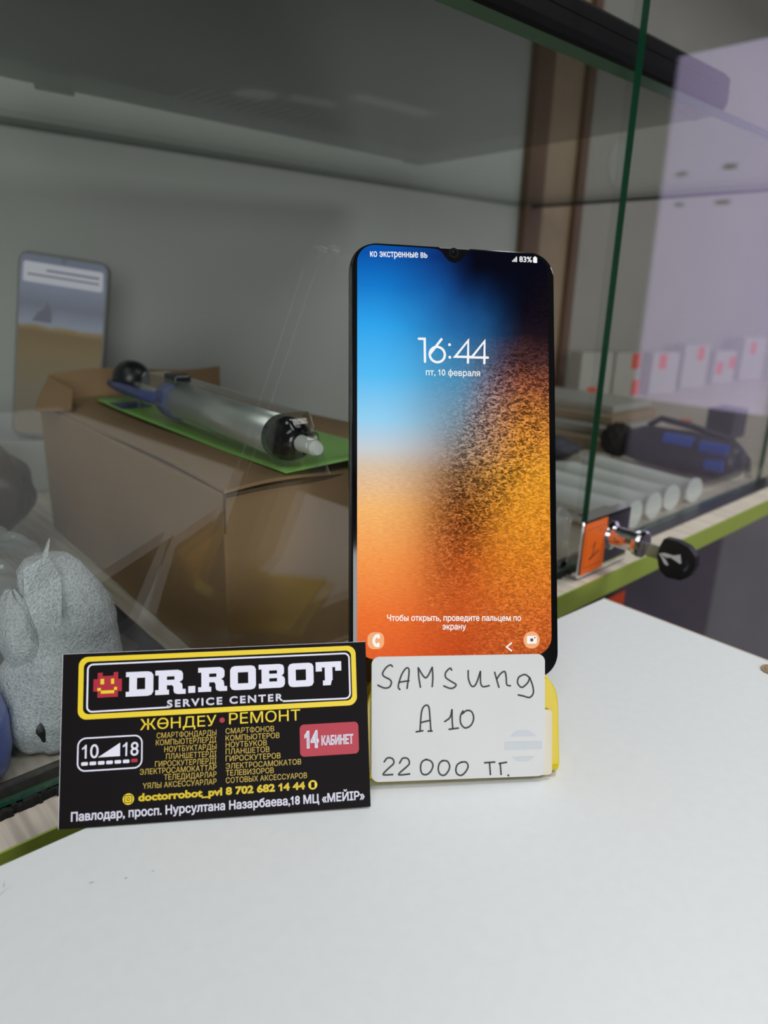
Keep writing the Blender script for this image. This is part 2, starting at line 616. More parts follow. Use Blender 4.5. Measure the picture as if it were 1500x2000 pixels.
XL, XR = -0.55, 1.62
GY = 0.1946
bd = kbox(MB(), XL, XR, 0.1803, 0.60, -0.160, -0.1475).build('base_board', M['beige'], case)
o = kbox(MB(), XL, XR, 0.1795, 0.1803, -0.160, -0.1475).build('edge_band', M['green_edge'], bd)
o['label'] = 'olive green edge band'
kbox(MB(), XL, 0.80, 0.585, 0.60, -0.1475, 0.62).build('back_panel', M['back'], case)
kbox(MB(), 0.80, XR, 0.585, 0.60, -0.1475, 0.62).build('back_panel', M['warm_back'], case)
kbox(MB(), 0.766, 0.800, 0.574, 0.585, -0.1475, 0.62).build('post', M['post'], case)
o = kbox(MB(), 0.800, 0.875, 0.578, 0.585, -0.1475, 0.62).build('post', M['tan_box'], case)
o = kbox(MB(), 0.868, 0.884, 0.570, 0.585, -0.1475, 0.62).build('post', M['post'], case)
kbox(MB(), XL, XR, 0.19, 0.60, 0.62, 0.635).build('top_board', M['back'], case)
kbox(MB(), XL - 0.012, XL, 0.19, 0.60, -0.86, 0.635).build('end_panel', M['back'], case)
kbox(MB(), XR, XR + 0.012, 0.19, 0.60, -0.86, 0.635).build('end_panel', M['back'], case)
kbox(MB(), XL, XR, 0.585, 0.60, -0.86, -0.160).build('lower_back_panel', M['lower'], case)
kbox(MB(), XL, XR, 0.19, 0.585, -0.86, -0.845).build('plinth_board', M['lower'], case)
# bracket rail that carries the shelf on the side
kbox(MB(), 0.7775, 0.7815, 0.225, 0.5735, 0.0985, 0.1015).build('shelf_rail', M['black'], case)


def pane(name, x0, x1, y, z0, z1, th=0.0036, left=False):
    a, b = kc(x0, y, z0), kc(x1, y + th, z1)
    g = MB()
    vs = [(x, yy, z) for x in (a.x, b.x) for yy in (a.y, b.y) for z in (a.z, b.z)]
    g.add(vs, [(0, 4, 5, 1), (2, 3, 7, 6)], 0)
    g.add(vs, [(4, 6, 7, 5), (0, 2, 6, 4), (1, 5, 7, 3)], 1)
    return g.build(name, [M['glass'], M['glass_edge']], case)


pane('sliding_glass_door', XL, 0.3385, GY, -0.1448, 0.60)
pane('sliding_glass_door', 0.3455, 0.6215, GY + 0.0085, -0.1465, 0.60)
pane('sliding_glass_door', 0.6190, XR, GY, -0.1465, 0.60)
pane('lower_glass_door', XL, XR, GY + 0.001, -0.845, -0.1605)
tr = kbox(MB(), XL, 0.330, GY + 0.0052, GY + 0.0075, -0.1475, -0.1428)
tr = kbox(tr, XL, XR, GY + 0.0002, GY + 0.014, -0.1475, -0.1466).build('track', M['black'], case)
br = MB()
x = XL
while x < 0.325:
    wd = random.uniform(0.0008, 0.0018)
    kbox(br, x, x + wd, GY - 0.0012 - random.uniform(0, 0.0012), GY - 0.0002, -0.1475, -0.1450 + random.uniform(-0.0004, 0.0006))
    x += wd
br.build('brush_seal', M['brush'], case)
# round cable cover on the far back board
cc = MB()
c0 = kc(0.985, 0.585, 0.172)
c1 = kc(0.985, 0.582, 0.172)
cc.tube([c0, c1], K * 0.030, 32)
o = cc.build('cable_cover', M['back'], case)
o = kbox(MB(), 0.374, 0.395, GY + 0.0004, GY + 0.001, -0.200, -0.1775).build('price_sticker', M['orange_red'], case)
o['label'] = 'red orange sticker on the lower glass'

# glass shelf
a, b = k(XL + 0.002, GY + 0.017, 0.1000), k(0.7650, 0.5835, 0.1050)
sh = thing('glass_shelf', 'clear glass shelf with green front edge carrying the dark laptop', 'shelf', Matrix.Translation((a + b) / 2))
cm = (a + b) / 2
a, b = a - cm, b - cm
g = MB()
vs = [(x, y, z) for x in (a.x, b.x) for y in (a.y, b.y) for z in (a.z, b.z)]
g.add(vs, [(0, 2, 6, 4), (1, 5, 7, 3)], 0)
g.build('pane', M['shelf_glass'], sh)
g = MB()
g.add(vs, [(0, 1, 3, 2), (4, 6, 7, 5), (0, 4, 5, 1), (2, 3, 7, 6)], 0)
o = g.build('edge', M['shelf_edge'], sh)
o['label'] = 'green polished glass edge'

# laptop on the shelf
lt = thing('laptop', 'dark laptop lying closed on the glass shelf, seen from below', 'laptop', Matrix.Translation(k(0.30, 0.36, 0.1053)))
LO = lt.matrix_world.translation


def round_poly(pts, rad, n=6):
    out = []
    m = len(pts)
    for i in range(m):
        p0, p1, p2 = Vector(pts[i - 1]), Vector(pts[i]), Vector(pts[(i + 1) % m])
        a_ = p1 + (p0 - p1).normalized() * rad
        b_ = p1 + (p2 - p1).normalized() * rad
        for s in range(n + 1):
            t = s / n
            out.append(tuple((1 - t) ** 2 * a_ + 2 * t * (1 - t) * p1 + t * t * b_))
    return out


def lp(x, y, z):
    return k(x, y, z) - LO


quad = [lp(*q, 0.11)[:2] for q in ((0.085, 0.219), (0.500, 0.219), (0.5244, 0.514), (0.130, 0.497))]
def round_corners(pts_, rads, n=8):
    out = []
    m = len(pts_)
    for i in range(m):
        p0, p1, p2 = Vector(pts_[i - 1]), Vector(pts_[i]), Vector(pts_[(i + 1) % m])
        a_ = p1 + (p0 - p1).normalized() * rads[i]
        b_ = p1 + (p2 - p1).normalized() * rads[i]
        for q in range(n + 1):
            t = q / n
            out.append(tuple((1 - t) ** 2 * a_ + 2 * t * (1 - t) * p1 + t * t * b_))
    return out


rp = round_corners(quad, (0.02, 0.022, 0.006, 0.035))
cx_ = sum(p[0] for p in rp) / len(rp)
cy_ = sum(p[1] for p in rp) / len(rp)


def shrink(pts, d):
    return [(cx_ + (p[0] - cx_) * (1 - d), cy_ + (p[1] - cy_) * (1 - d)) for p in pts]


z0 = lp(0, 0, 0.1095).z
n = len(rp)
mb = MB()
prof = [(0.02, 0.0), (0.006, 0.0022), (0.0, 0.006), (0.0, 0.0125)]
vs = []
for d, zz in prof:
    vs += [(p[0], p[1], z0 + zz) for p in shrink(rp, d)]
fs = [list(range(n))[::-1]]
for j in range(len(prof) - 1):
    fs += [(j * n + i, j * n + (i + 1) % n, (j + 1) * n + (i + 1) % n, (j + 1) * n + i) for i in range(n)]
fs.append(list(range((len(prof) - 1) * n, len(prof) * n)))
mb.add(vs, fs)
mb.build('base', M['laptop'], lt)
mb = MB()
vs = [(p[0], p[1], z0 + 0.0132) for p in shrink(rp, 0.002)] + [(p[0], p[1], z0 + 0.019) for p in shrink(rp, 0.002)] + [(p[0], p[1], z0 + 0.021) for p in shrink(rp, 0.012)]
fs = [list(range(n))[::-1]] + [(j * n + i, j * n + (i + 1) % n, (j + 1) * n + (i + 1) % n, (j + 1) * n + i) for j in (0, 1) for i in range(n)] + [list(range(2 * n, 3 * n))]
mb.add(vs, fs)
mb.build('lid', M['laptop'], lt)
for (x, y) in ((0.180, 0.488), (0.490, 0.495), (0.13, 0.235), (0.47, 0.235)):
    p = lp(x, y, 0.1052)
    MB().tube([(p.x - 0.012, p.y, p.z + 0.002), (p.x + 0.012, p.y, p.z + 0.002)], 0.0022, 10).build('rubber_foot', M['rubber'], lt)
vm = MB()
for i in range(14):
    p = lp(0.24 + i * 0.008, 0.44, 0.1094)
    vm.box(p.x, p.x + 0.003, p.y - 0.02, p.y + 0.02, p.z - 0.0004, p.z)
vm.build('vent', M['black'], lt)

# ------------------------------------------------------------------ things inside the case
FL = -0.1475
# cardboard box
bx = thing('cardboard_box', 'brown cardboard box with a torn end flap lying lengthwise in the showcase', 'box', Matrix.Translation(k(0.175, 0.316, FL)))
BO = bx.matrix_world.translation


def kb(x, y, z):
    return Vector((KB * x, KB * y, H0 + KB * z)) - BO


bt = -0.0783
A_ = [(0.1356, 0.235), (0.262, 0.232), (0.282, 0.486), (0.1490, 0.484)]
mb = MB()
vs = [kb(x, y, FL * K / KB + 0.0006) for x, y in A_] + [kb(x, y, bt) for x, y in A_]
mb.add(vs, [(3, 2, 1, 0), (0, 1, 5, 4), (1, 2, 6, 5), (2, 3, 7, 6), (3, 0, 4, 7), (4, 5, 6, 7)])
mb.build('carton', M['kraft'], bx, bevel=0.0008)
# lid panels meeting the front, slightly raised and wavy
mb = MB()


def lidf(u, v):
    x = 0.1356 + (0.262 - 0.1356) * u + 0.016 * v
    y = 0.2335 + 0.2495 * v
    z = bt + 0.0012 + 0.0012 * math.sin(u * 9 + v * 3) * (1 - v) + 0.001 * math.sin(v * 7) + 0.012 * max(0, u - 0.55) * max(0, 0.35 - v)
    return kb(x, y, z)


mb.grid(lidf, 24, 16)
mb.build('lid_flap', M['kraft'], bx, solid=0.0014)
mb = MB()
f0, f1, f2, f3 = kb(0.149, 0.484, bt), kb(0.282, 0.486, bt), kb(0.290, 0.500, bt + 0.016), kb(0.160, 0.492, bt + 0.018)


def flapf(u, v):
    p = f0.lerp(f1, u).lerp(f3.lerp(f2, u), v)
    p.z += 0.002 * math.sin(u * 6) * v
    return p


mb.grid(flapf, 12, 5)
mb.build('end_flap', M['kraft'], bx, solid=0.0014)
mb = MB()
c = [kb(0.1375, 0.455, bt + 0.001), kb(0.1490, 0.486, bt + 0.001), kb(0.158, 0.487, bt + 0.017), kb(0.160, 0.452, bt + 0.012), kb(0.150, 0.430, bt + 0.004)]
mb.add(c, [(0, 1, 2, 3), (0, 3, 4)])
mb.build('torn_corner', M['kraft'], bx, solid=0.0012)
mb = MB()
for i in range(26):
    u0, u1 = i / 26, (i + 1) / 26
    za = 0.0016 * math.sin(u0 * 14) * u0
    zb_ = 0.0016 * math.sin(u1 * 14) * u1
    a0, a1 = kb(0.1356 + 0.1264 * u0, 0.2338, bt - 0.0014 + za), kb(0.1356 + 0.1264 * u1, 0.2338, bt - 0.0014 + zb_)
    mb.add([a0, a1, a1 + Vector((0, 0, 0.0016)), a0 + Vector((0, 0, 0.0016))], [(0, 1, 2, 3)])
mb.add([kb(0.1352, 0.2344, bt), kb(0.1352, 0.2344, bt - 0.016), kb(0.1357, 0.2341, bt - 0.016), kb(0.1362, 0.2338, bt)], [(0, 1, 2, 3)])
mb.build('cut_edge', M['kraft_dark'], bx, solid=0.0004)

# blister pack with solder pump
bp_ = thing('blister_pack', 'green carded blister pack with a solder sucker lying on the cardboard box', 'pack', Matrix.Translation(Vector((KB * 0.19, KB * 0.36, H0 + KB * (bt + 0.003)))))
PO = bp_.matrix_world.translation


def kp(x, y, z):
    return Vector((KB * x, KB * y, H0 + KB * z)) - PO


zc = bt + 0.0046
cd = [(0.1640, 0.2330), (0.2230, 0.2302), (0.2320, 0.455), (0.1760, 0.462)]
mb = MB()


def cardf(u, v):
    p0 = Vector(cd[0]).lerp(Vector(cd[1]), u)
    p1 = Vector(cd[3]).lerp(Vector(cd[2]), u)
    p = p0.lerp(p1, v)
    z = zc + 0.0025 * (1 - u) * math.sin(v * 3.1) * -0.6 + 0.004 * (1 - v) ** 3 * (u * 0.5)
    return kp(p.x, p.y, max(z, bt + 0.0036))


mb.grid(cardf, 14, 24)
mb.build('backing_card', M['green_card'], bp_, solid=0.0005, smooth=True)
mb = MB()


def printf(u, v):
    q = cardf(0.02 + 0.33 * u, 0.80 + 0.10 * v)
    return q + Vector((0, 0, 0.0006))


mb.grid(printf, 6, 4)
mb.build('printed_panel', M['blue_print'], bp_)
AX0 = Vector((0.1745, 0.2620, zc + 0.0115))     # collar end
AX1 = Vector((0.1925, 0.4520, zc + 0.0115))     # plunger end
DV = (AX1 - AX0)


def pa(t, dz=0.0, dx=0.0):
    p = AX0 + DV * t
    return kp(p.x + dx, p.y, p.z + dz)


R_ = KB * 0.0092
MB().tube([pa(-0.075), pa(0.50)], R_, 28).build('barrel', M['alu'], bp_, smooth=True, bevel=0.0)
mb = MB()
mb.tube([pa(-0.153), pa(-0.150), pa(-0.138), pa(-0.118), pa(-0.100), pa(-0.065)], [R_ * 0.40, R_ * 0.58, R_ * 0.82, R_ * 0.97, R_ * 1.04, R_ * 1.04], 28)
mb.build('collar', M['gloss_black'], bp_, smooth=True)
mb = MB()
mb.tube([pa(-0.222), pa(-0.212), pa(-0.135)], [R_ * 0.26, R_ * 0.35, R_ * 0.38], 18)
mb.build('nozzle', M['nozzle'], bp_, smooth=False)
MB().tube([pa(0.50), pa(0.51), pa(0.565), pa(0.575)], [R_ * 1.0, R_ * 1.18, R_ * 1.18, R_ * 0.8], 28).build('grip_ring', M['pump_blue'], bp_)
p = pa(0.52, 0.0098)
MB().box(p.x - 0.0053, p.x + 0.0053, p.y - 0.0053, p.y + 0.007, p.z - 0.001, p.z + 0.0045).build('release_button', M['black'], bp_, bevel=0.0015)
MB().tube([pa(0.57), pa(0.93)], R_ * 0.22, 12).build('plunger_rod', M['alu'], bp_)
mb = MB()
mb.tube([pa(0.56, 0, -0.0075), pa(0.72, -0.001, -0.0095), pa(0.90, -0.001, -0.0098), pa(1.0, -0.001, -0.0085)], [0.0037, 0.0031, 0.0030, 0.0026], 12)
mb.build('guard_bar', M['pump_blue'], bp_, smooth=True)
mb = MB()
q = pa(0.93, 0.003)
prof = [(-0.0114, 0.0026), (-0.0096, 0.0083), (-0.0044, 0.011), (0.0018, 0.011), (0.0079, 0.0079), (0.0114, 0.0018)]
mb.tube([q + Vector((0, y, 0)) for y, r in prof], [r for y, r in prof], 20)
mb.build('plunger_knob', M['black'], bp_, smooth=True)
mb = MB()


def blis(u, v):
    t = -0.228 + 0.948 * v
    wid = R_ * (1.25 if t > -0.135 else 0.62 if t < -0.165 else 0.62 + (t + 0.165) / 0.03 * 0.63)
    hgt = R_ * 2.45 if t > -0.135 else R_ * 1.75 if t < -0.165 else R_ * (1.75 + (t + 0.165) / 0.03 * 0.7)
    if v < 0.03:
        hgt *= v / 0.03
    if v > 0.985:
        hgt *= (1 - v) / 0.015
    a = math.pi * u
    c = pa(t)
    base = kp(0, 0, zc).z + 0.0008
    return Vector((c.x - wid * math.cos(a), c.y, base + hgt * min(1.0, math.sin(a) * 1.25)))


mb.grid(blis, 17, 60)
o = mb.build('clear_blister', M['blister'], bp_, smooth=True)
o['label'] = 'clear plastic bubble'

# phone standing at the back
Fp = frame(k(0.1470, 0.546, FL + 0.0392), -0.62, 0.08, -0.13) @ Matrix.Scale(0.88, 4)
ph2 = thing('smartphone', 'switched on smartphone with a dim desert wallpaper standing behind the cardboard box', 'phone', Fp, 'smartphones')
mb = MB()
mb.prism(rrect(0, 0.0735, 0, 0.158, 0.009), 0, 0.008, 'y')
M['phone2_body'] = mat('dull_dark_shell', (0.22, 0.22, 0.215, 1), 0.5)
mb.build('body', M['phone2_body'], ph2, bevel=0.001)


def desert():
    m = bpy.data.materials.new('desert_screen')
    m.use_nodes = True
    nt = m.node_tree
    nt.nodes.remove(nt.nodes['Principled BSDF'])
    tc = nt.nodes.new('ShaderNodeTexCoord')
    sx = nt.nodes.new('ShaderNodeSeparateXYZ')
    nt.links.new(tc.outputs['Object'], sx.inputs[0])
    nz = nt.nodes.new('ShaderNodeTexNoise')
    nz.inputs['Scale'].default_value = 45
    nt.links.new(tc.outputs['Object'], nz.inputs['Vector'])
    md = nt.nodes.new('ShaderNodeMath')
    md.operation = 'MULTIPLY_ADD'
    nt.links.new(nz.outputs['Fac'], md.inputs[0])
    md.inputs[1].default_value = 0.006
    nt.links.new(sx.outputs['Z'], md.inputs[2])
    mr = nt.nodes.new('ShaderNodeMapRange')
    mr.inputs[1].default_value = 0.004
    mr.inputs[2].default_value = 0.156
    nt.links.new(md.outputs[0], mr.inputs[0])
    r = nt.nodes.new('ShaderNodeValToRGB')
    els = [(0, (96, 90, 78)), (0.30, (104, 98, 84)), (0.50, (110, 98, 76)), (0.60, (104, 92, 72)), (0.625, (122, 108, 80)), (0.645, (124, 130, 142)), (0.75, (104, 108, 120)), (0.88, (120, 126, 142)), (1.0, (104, 110, 124))]
    cr = r.color_ramp
    for i, (p_, c_) in enumerate(els):
        e = cr.elements[i] if i < 2 else cr.elements.new(p_)
        e.position = p_
        e.color = rgb(*c_)
    nt.links.new(mr.outputs[0], r.inputs[0])
    em = nt.nodes.new('ShaderNodeEmission')
    nt.links.new(r.outputs[0], em.inputs[0])
    em.inputs[1].default_value = 0.9
    nt.links.new(em.outputs[0], nt.nodes['Material Output'].inputs[0])
    return m


f = Flat(-0.0002)
out = rrect(2, 71.5, 4, 155.5, 5)
f.poly([out])
scr = f.build('screen', desert(), ph2)
f = Flat(-0.0003)
f.poly([rrect(4.5, 69, 133, 149.5, 2)])
f.build('notification_banner', emit('banner', rgb(168, 170, 178), 0.9), scr)
f = Flat(-0.0004)
f.poly([rrect(23, 66, 143.2, 144.8, 0.3)]).poly([rrect(8, 66, 138.6, 140, 0.3)])
f.poly([[(13, 101), (29, 101), (29, 110), (25, 119), (23, 113), (17, 108)]])
f.poly([[(33, 156.5), (41, 156.5), (37, 150.5)]])
f.build('screen_marks', emit('marks', rgb(96, 98, 108), 0.9), scr)

o = MB().box(-0.042, 0.042, -0.016, 0.020, 0, K * 0.036).build('riser_block', M['back'], bevel=0.001)
o.matrix_world = Matrix.Translation(k(0.173, 0.532, FL) + Vector((0, 0, 0.0003))) @ Matrix.Rotation(-0.62, 4, 'Z')
tag(o, 'plain grey block under the smartphone behind the cardboard box', 'block')

# foam wrapped bundle
fb = thing('foam_wrapped_bundle', 'lumpy bundle wrapped in greyish white foam sheet behind the black business card', 'bundle', Matrix.Translation(k(0.0715, 0.2215, FL)) @ Matrix.Scale(K, 4))
mb = MB()
prof = [(0.0, 0.012, -0.006), (0.001, 0.0170, -0.005), (0.010, 0.0198, -0.005), (0.022, 0.0202, -0.005), (0.029, 0.0192, -0.0042), (0.0335, 0.0172, -0.0020),
        (0.037, 0.0166, -0.0012), (0.044, 0.0148, -0.0010), (0.052, 0.0124, -0.0028), (0.058, 0.0100, -0.0042), (0.0615, 0.0065, -0.0048), (0.0625, 0.0001, -0.0050)]


def foamf(u, v):
    t = v * (len(prof) - 1)
    i = min(int(t), len(prof) - 2)
    fz = t - i
    z, r, xo = [prof[i][q] + (prof[i + 1][q] - prof[i][q]) * fz for q in range(3)]
    a = 2 * math.pi * u
    d = Vector((math.cos(a), math.sin(a), 0))
    nn = noise.noise(Vector((d.x * 1.4, d.y * 1.4, z * 60))) * 0.09
    nn -= max(0, noise.noise(Vector((d.x * 2.2 + 4, d.y * 2.2, z * 70 + 5))) - 0.1) * 0.16
    nn += noise.noise(Vector((d.x * 7, d.y * 7, z * 300))) * 0.02
    return Vector((d.x * r * (1 + nn) + xo, d.y * r * 0.68 * (1 + nn) + 0.11 * z, z + 0.0006))


mb.grid(foamf, 96, 90, closed_u=True)
mb.build('wrapped_body', M['foam'], fb, smooth=True)
mb = MB()
fp = [(-0.0160, -0.0105, 0.0670), (-0.0085, -0.0100, 0.0690), (-0.0050, -0.0080, 0.0610), (-0.0062, -0.0105, 0.0545), (-0.0078, -0.0125, 0.0470), (-0.0150, -0.0125, 0.0480), (-0.0168, -0.0115, 0.0580),
      (-0.0072, -0.0098, 0.0745), (-0.0102, -0.0100, 0.0690)]
mb.add([Vector(p) + Vector((0, 0.002, -0.0015)) for p in fp], [(0, 8, 1, 2, 3, 6), (6, 3, 4, 5), (8, 7, 1)])
mb.build('loose_flap', M['foam'], fb, solid=0.0009, smooth=False)
mb = MB()


def fold(u, v):
    a = 2 * math.pi * u
    b_ = math.pi * v
    r = 1 + 0.16 * noise.noise(Vector((math.cos(a), math.sin(a), v * 3)) * 1.7)
    return Vector((-0.0165 + 0.0060 * math.sin(b_) * math.cos(a) * r, 0.004 + 0.0085 * math.sin(b_) * math.sin(a) * r, 0.0395 + 0.0150 * math.cos(b_) * r))


mb.grid(fold, 28, 20, closed_u=True)
mb.build('side_fold', M['foam'], fb, smooth=True)
mb = MB()


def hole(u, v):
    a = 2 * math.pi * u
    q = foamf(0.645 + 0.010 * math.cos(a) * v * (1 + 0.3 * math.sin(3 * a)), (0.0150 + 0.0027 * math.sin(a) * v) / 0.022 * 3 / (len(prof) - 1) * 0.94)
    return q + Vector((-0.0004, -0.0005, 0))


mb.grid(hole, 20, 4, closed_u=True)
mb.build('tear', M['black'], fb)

# blue pouch at the left
bl = MB()


def bluef(u, v):
    a = 2 * math.pi * u
    r = [0.010, 0.021, 0.0232, 0.0228, 0.0205, 0.015, 0.0001]
    zz = [0.0, 0.0015, 0.010, 0.020, 0.028, 0.0345, 0.037]
    t = v * 6
    i = min(int(t), 5)
    q = t - i
    R2 = r[i] * (1 - q) + r[i + 1] * q
    z = zz[i] * (1 - q) + zz[i + 1] * q
    R2 *= 1 + 0.05 * noise.noise(Vector((math.cos(a), math.sin(a), z * 50)))
    return Vector((R2 * math.cos(a), R2 * 0.8 * math.sin(a), z + 0.0005))


bl.grid(bluef, 40, 28, closed_u=True)
o = bl.build('pouch', M['bag_blue'], None, smooth=True)
o.location = k(0.0265, 0.2185, FL)
tag(o, 'rounded blue pouch at the left end of the showcase beside the foam bundle', 'pouch')

# dark sheet added to imitate shade and dark plastic on the showcase floor
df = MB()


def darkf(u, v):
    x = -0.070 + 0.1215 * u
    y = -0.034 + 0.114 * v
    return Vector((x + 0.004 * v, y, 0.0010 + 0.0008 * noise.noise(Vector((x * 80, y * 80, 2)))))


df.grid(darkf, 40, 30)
o = df.build('dark_shade_sheet', M['slate'], None, smooth=True, solid=0.0003)
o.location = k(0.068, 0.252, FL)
tag(o, 'flat dark grey sheet added under the foam bundle for shade and dark plastic on the showcase floor', 'film')

# clear plastic bag and brown wrapped parcel
bg = MB()


def bagf(u, v):
    x = -0.076 + 0.116 * u
    y = -0.055 + 0.11 * v
    e = min(1, 5 * min(u, 1 - u)) * min(1, 5 * min(v, 1 - v))
    h = 0.006 + 0.066 * (math.sin(math.pi * min(1, max(0, u))) ** 0.6) * (math.sin(math.pi * v) ** 0.6) * (1 - 0.5 * u)
    h += e * (0.007 * noise.noise(Vector((x * 40, y * 90, 0))) + 0.007 * abs(noise.noise(Vector((x * 26, y * 190, 3)))) + 0.002 * noise.noise(Vector((x * 260, y * 330, 7))))
    return Vector((x, y, max(0.0006, h * e + 0.0006)))


bg.grid(bagf, 110, 90)
o = bg.build('plastic_bag', M['bag'], None, smooth=True)
o.location = k(0.073, 0.306, FL)
tag(o, 'crumpled clear plastic bag behind the foam bundle', 'bag')
pc = MB()


def parf(u, v):
    a = 2 * math.pi * u
    b_ = math.pi * v
    r = 1 + 0.16 * noise.noise(Vector((math.cos(a) * math.sin(b_), math.sin(a) * math.sin(b_), math.cos(b_))) * 2.2)
    return Vector((0.043 * math.cos(a) * math.sin(b_) * r, 0.050 * math.sin(a) * math.sin(b_) * r, 0.036 + 0.0345 * math.cos(b_) * (1 + (r - 1) * 0.15)))


pc.grid(parf, 40, 24, closed_u=True)
o = pc.build('wrapped_parcel', M['brownfilm'], None, smooth=True)
o.location = k(0.084, 0.435, FL)
tag(o, 'dark brown wrapped parcel behind the clear plastic bag', 'parcel')

# white plastic tubes with flared ends
tube_lab = ['white plastic tube with flared end, nearest the lock', 'white plastic tube with flared end, second from the lock',
            'white plastic tube with flared end, third from the lock', 'white plastic tube with flared end, farthest from the lock']
first = None
for i, (x, y, L) in enumerate(((0.4267, 0.2115, 0.115), (0.4560, 0.2130, 0.12), (0.4860, 0.2150, 0.12), (0.5200, 0.2140, 0.11))):
    if first is None:
        first = thing('plastic_tube', tube_lab[0], 'tube', Matrix.Translation(k(x, y, FL)), 'white flared tubes')
        b = MB()
        b.tube([(0, 0.0012, 0.0105), (0, 0.012, 0.0105), (0, 0.10, 0.0105), (0, 0.112, 0.0105), (0, 0.122, 0.0105)], [0.0082, 0.0078, 0.0078, 0.0055, 0.003], 20)
        b.build('barrel', M['white_plastic'], first, smooth=False)
        b = MB()
        b.tube([(0, 0, 0.0105), (0, 0.0018, 0.0105)], 0.0103, 24)
        b.build('flange', M['white_plastic'], first)
    else:
        c_ = first.copy()
        COL.objects.link(c_)
        c_['label'] = tube_lab[i]
        for ch in list(first.children):
            d_ = ch.copy()
            COL.objects.link(d_)
            d_.parent = c_
        c_.location = k(x, y, FL)
        c_.rotation_euler = (0, 0, -0.06 * i)
# brush tool with blue grips
tl = thing('brush_tool', 'dark blue grey tool with bright blue grips and round brown bristle head', 'tool', Matrix.Translation(k(0.600, 0.27, FL)))
b = MB()
b.tube([(0, -0.062, 0.020), (0, -0.055, 0.020), (0.0, -0.01, 0.022), (0, 0.03, 0.022), (0, 0.046, 0.020)], [0.012, 0.0175, 0.0195, 0.0185, 0.014], 20)
b.build('body', M['tool_dark'], tl, smooth=True)
for (y0_, y1_, dz, dx) in ((-0.022, 0.004, 0.012, -0.014), (-0.054, -0.030, 0.010, -0.014), (-0.054, -0.038, -0.004, -0.0165)):
    b = MB()
    b.tube([(dx, y0_, 0.022 + dz), (dx, y1_, 0.022 + dz)], 0.0055, 12)
    b.build('grip', M['tool_blue'], tl)
b = MB()


def bris(u, v):
    a = 2 * math.pi * u
    b_ = math.pi * v
    r = 0.0165 * (1 + 0.09 * math.sin(a * 9) * math.sin(b_ * 7))
    return Vector((r * math.cos(a) * math.sin(b_) - 0.002, 0.058 + r * math.sin(a) * math.sin(b_), 0.0215 + r * math.cos(b_)))


b.grid(bris, 40, 24, closed_u=True)
b.build('bristle_head', M['bristle'], tl, smooth=True)
b = MB()
b.tube([(0.004, 0.03, 0.040), (0.006, 0.02, 0.048), (0.010, -0.01, 0.044), (0.016, -0.045, 0.036), (0.02, -0.06, 0.02), (0.022, -0.062, 0.004)], 0.003, 10)
b.build('cable', M['tool_dark'], tl, smooth=True)

# flat cartons along the far end
for i, (z, h, m_, y0_, y1_, x0_, x1_, lab) in enumerate(((0.0, 0.012, 'tan_box', 0.345, 0.50, 0.620, 0.735, 'flat tan carton at the bottom of the low stack beside the brush tool'),
                                                        (0.0122, 0.010, 'pale_box', 0.350, 0.50, 0.635, 0.74, 'flat pale carton in the middle of the low stack'),
                                                        (0.0224, 0.010, 'tan_box', 0.360, 0.505, 0.650, 0.745, 'flat tan carton lying second from top of the low stack'),
                                                        (0.0326, 0.008, 'pale_box', 0.370, 0.51, 0.668, 0.75, 'flat pale carton on top of the low stack'))):
    p0, p1 = k(x0_, y0_, FL), k(x1_, y1_, FL)
    cm = (p0 + p1) / 2
    o = MB().box(p0.x - cm.x, p1.x - cm.x, p0.y - cm.y, p1.y - cm.y, 0, h).build('flat_carton', M[m_], bevel=0.001)
    o.location = (cm.x, cm.y, p0.z + z + 0.0003)
    tag(o, lab, 'carton', 'flat cartons in the showcase')
# dark bundle of film near the tubes
b = MB()


def dfilm(u, v):
    a = 2 * math.pi * u
    b_ = math.pi * v
    r = 1 + 0.25 * noise.noise(Vector((math.cos(a) * math.sin(b_), math.sin(a) * math.sin(b_), math.cos(b_))) * 3.1)
    return Vector((0.020 * math.cos(a) * math.sin(b_) * r, 0.040 * math.sin(a) * math.sin(b_) * r, 0.0125 + 0.012 * math.cos(b_)))


b.grid(dfilm, 36, 20, closed_u=True)
o = b.build('film_packet', M['slate'], None, smooth=True)
o.location = k(0.556, 0.375, FL)
tag(o, 'crumpled dark grey packet lying behind the white tubes', 'packet')
b = MB()


def wfilm(u, v):
    x = -0.045 + 0.09 * u
    y = -0.055 + 0.11 * v
    e = min(1, 6 * min(u, 1 - u)) * min(1, 6 * min(v, 1 - v))
    return Vector((x, y, 0.0006 + e * (0.014 + 0.006 * noise.noise(Vector((x * 60, y * 60, 1))) + 0.003 * noise.noise(Vector((x * 190, y * 150, 5))))))


b.grid(wfilm, 40, 44)
M['bag2'] = clear('shiny_film', (0.95, 0.95, 0.95, 1), haze=0.45, haze_col=(0.72, 0.72, 0.70, 1), rough=0.15)
o = b.build('plastic_bag', M['bag2'], None, smooth=True)
o.location = k(0.362, 0.275, FL)
tag(o, 'shiny crumpled clear bag behind the lock', 'bag')

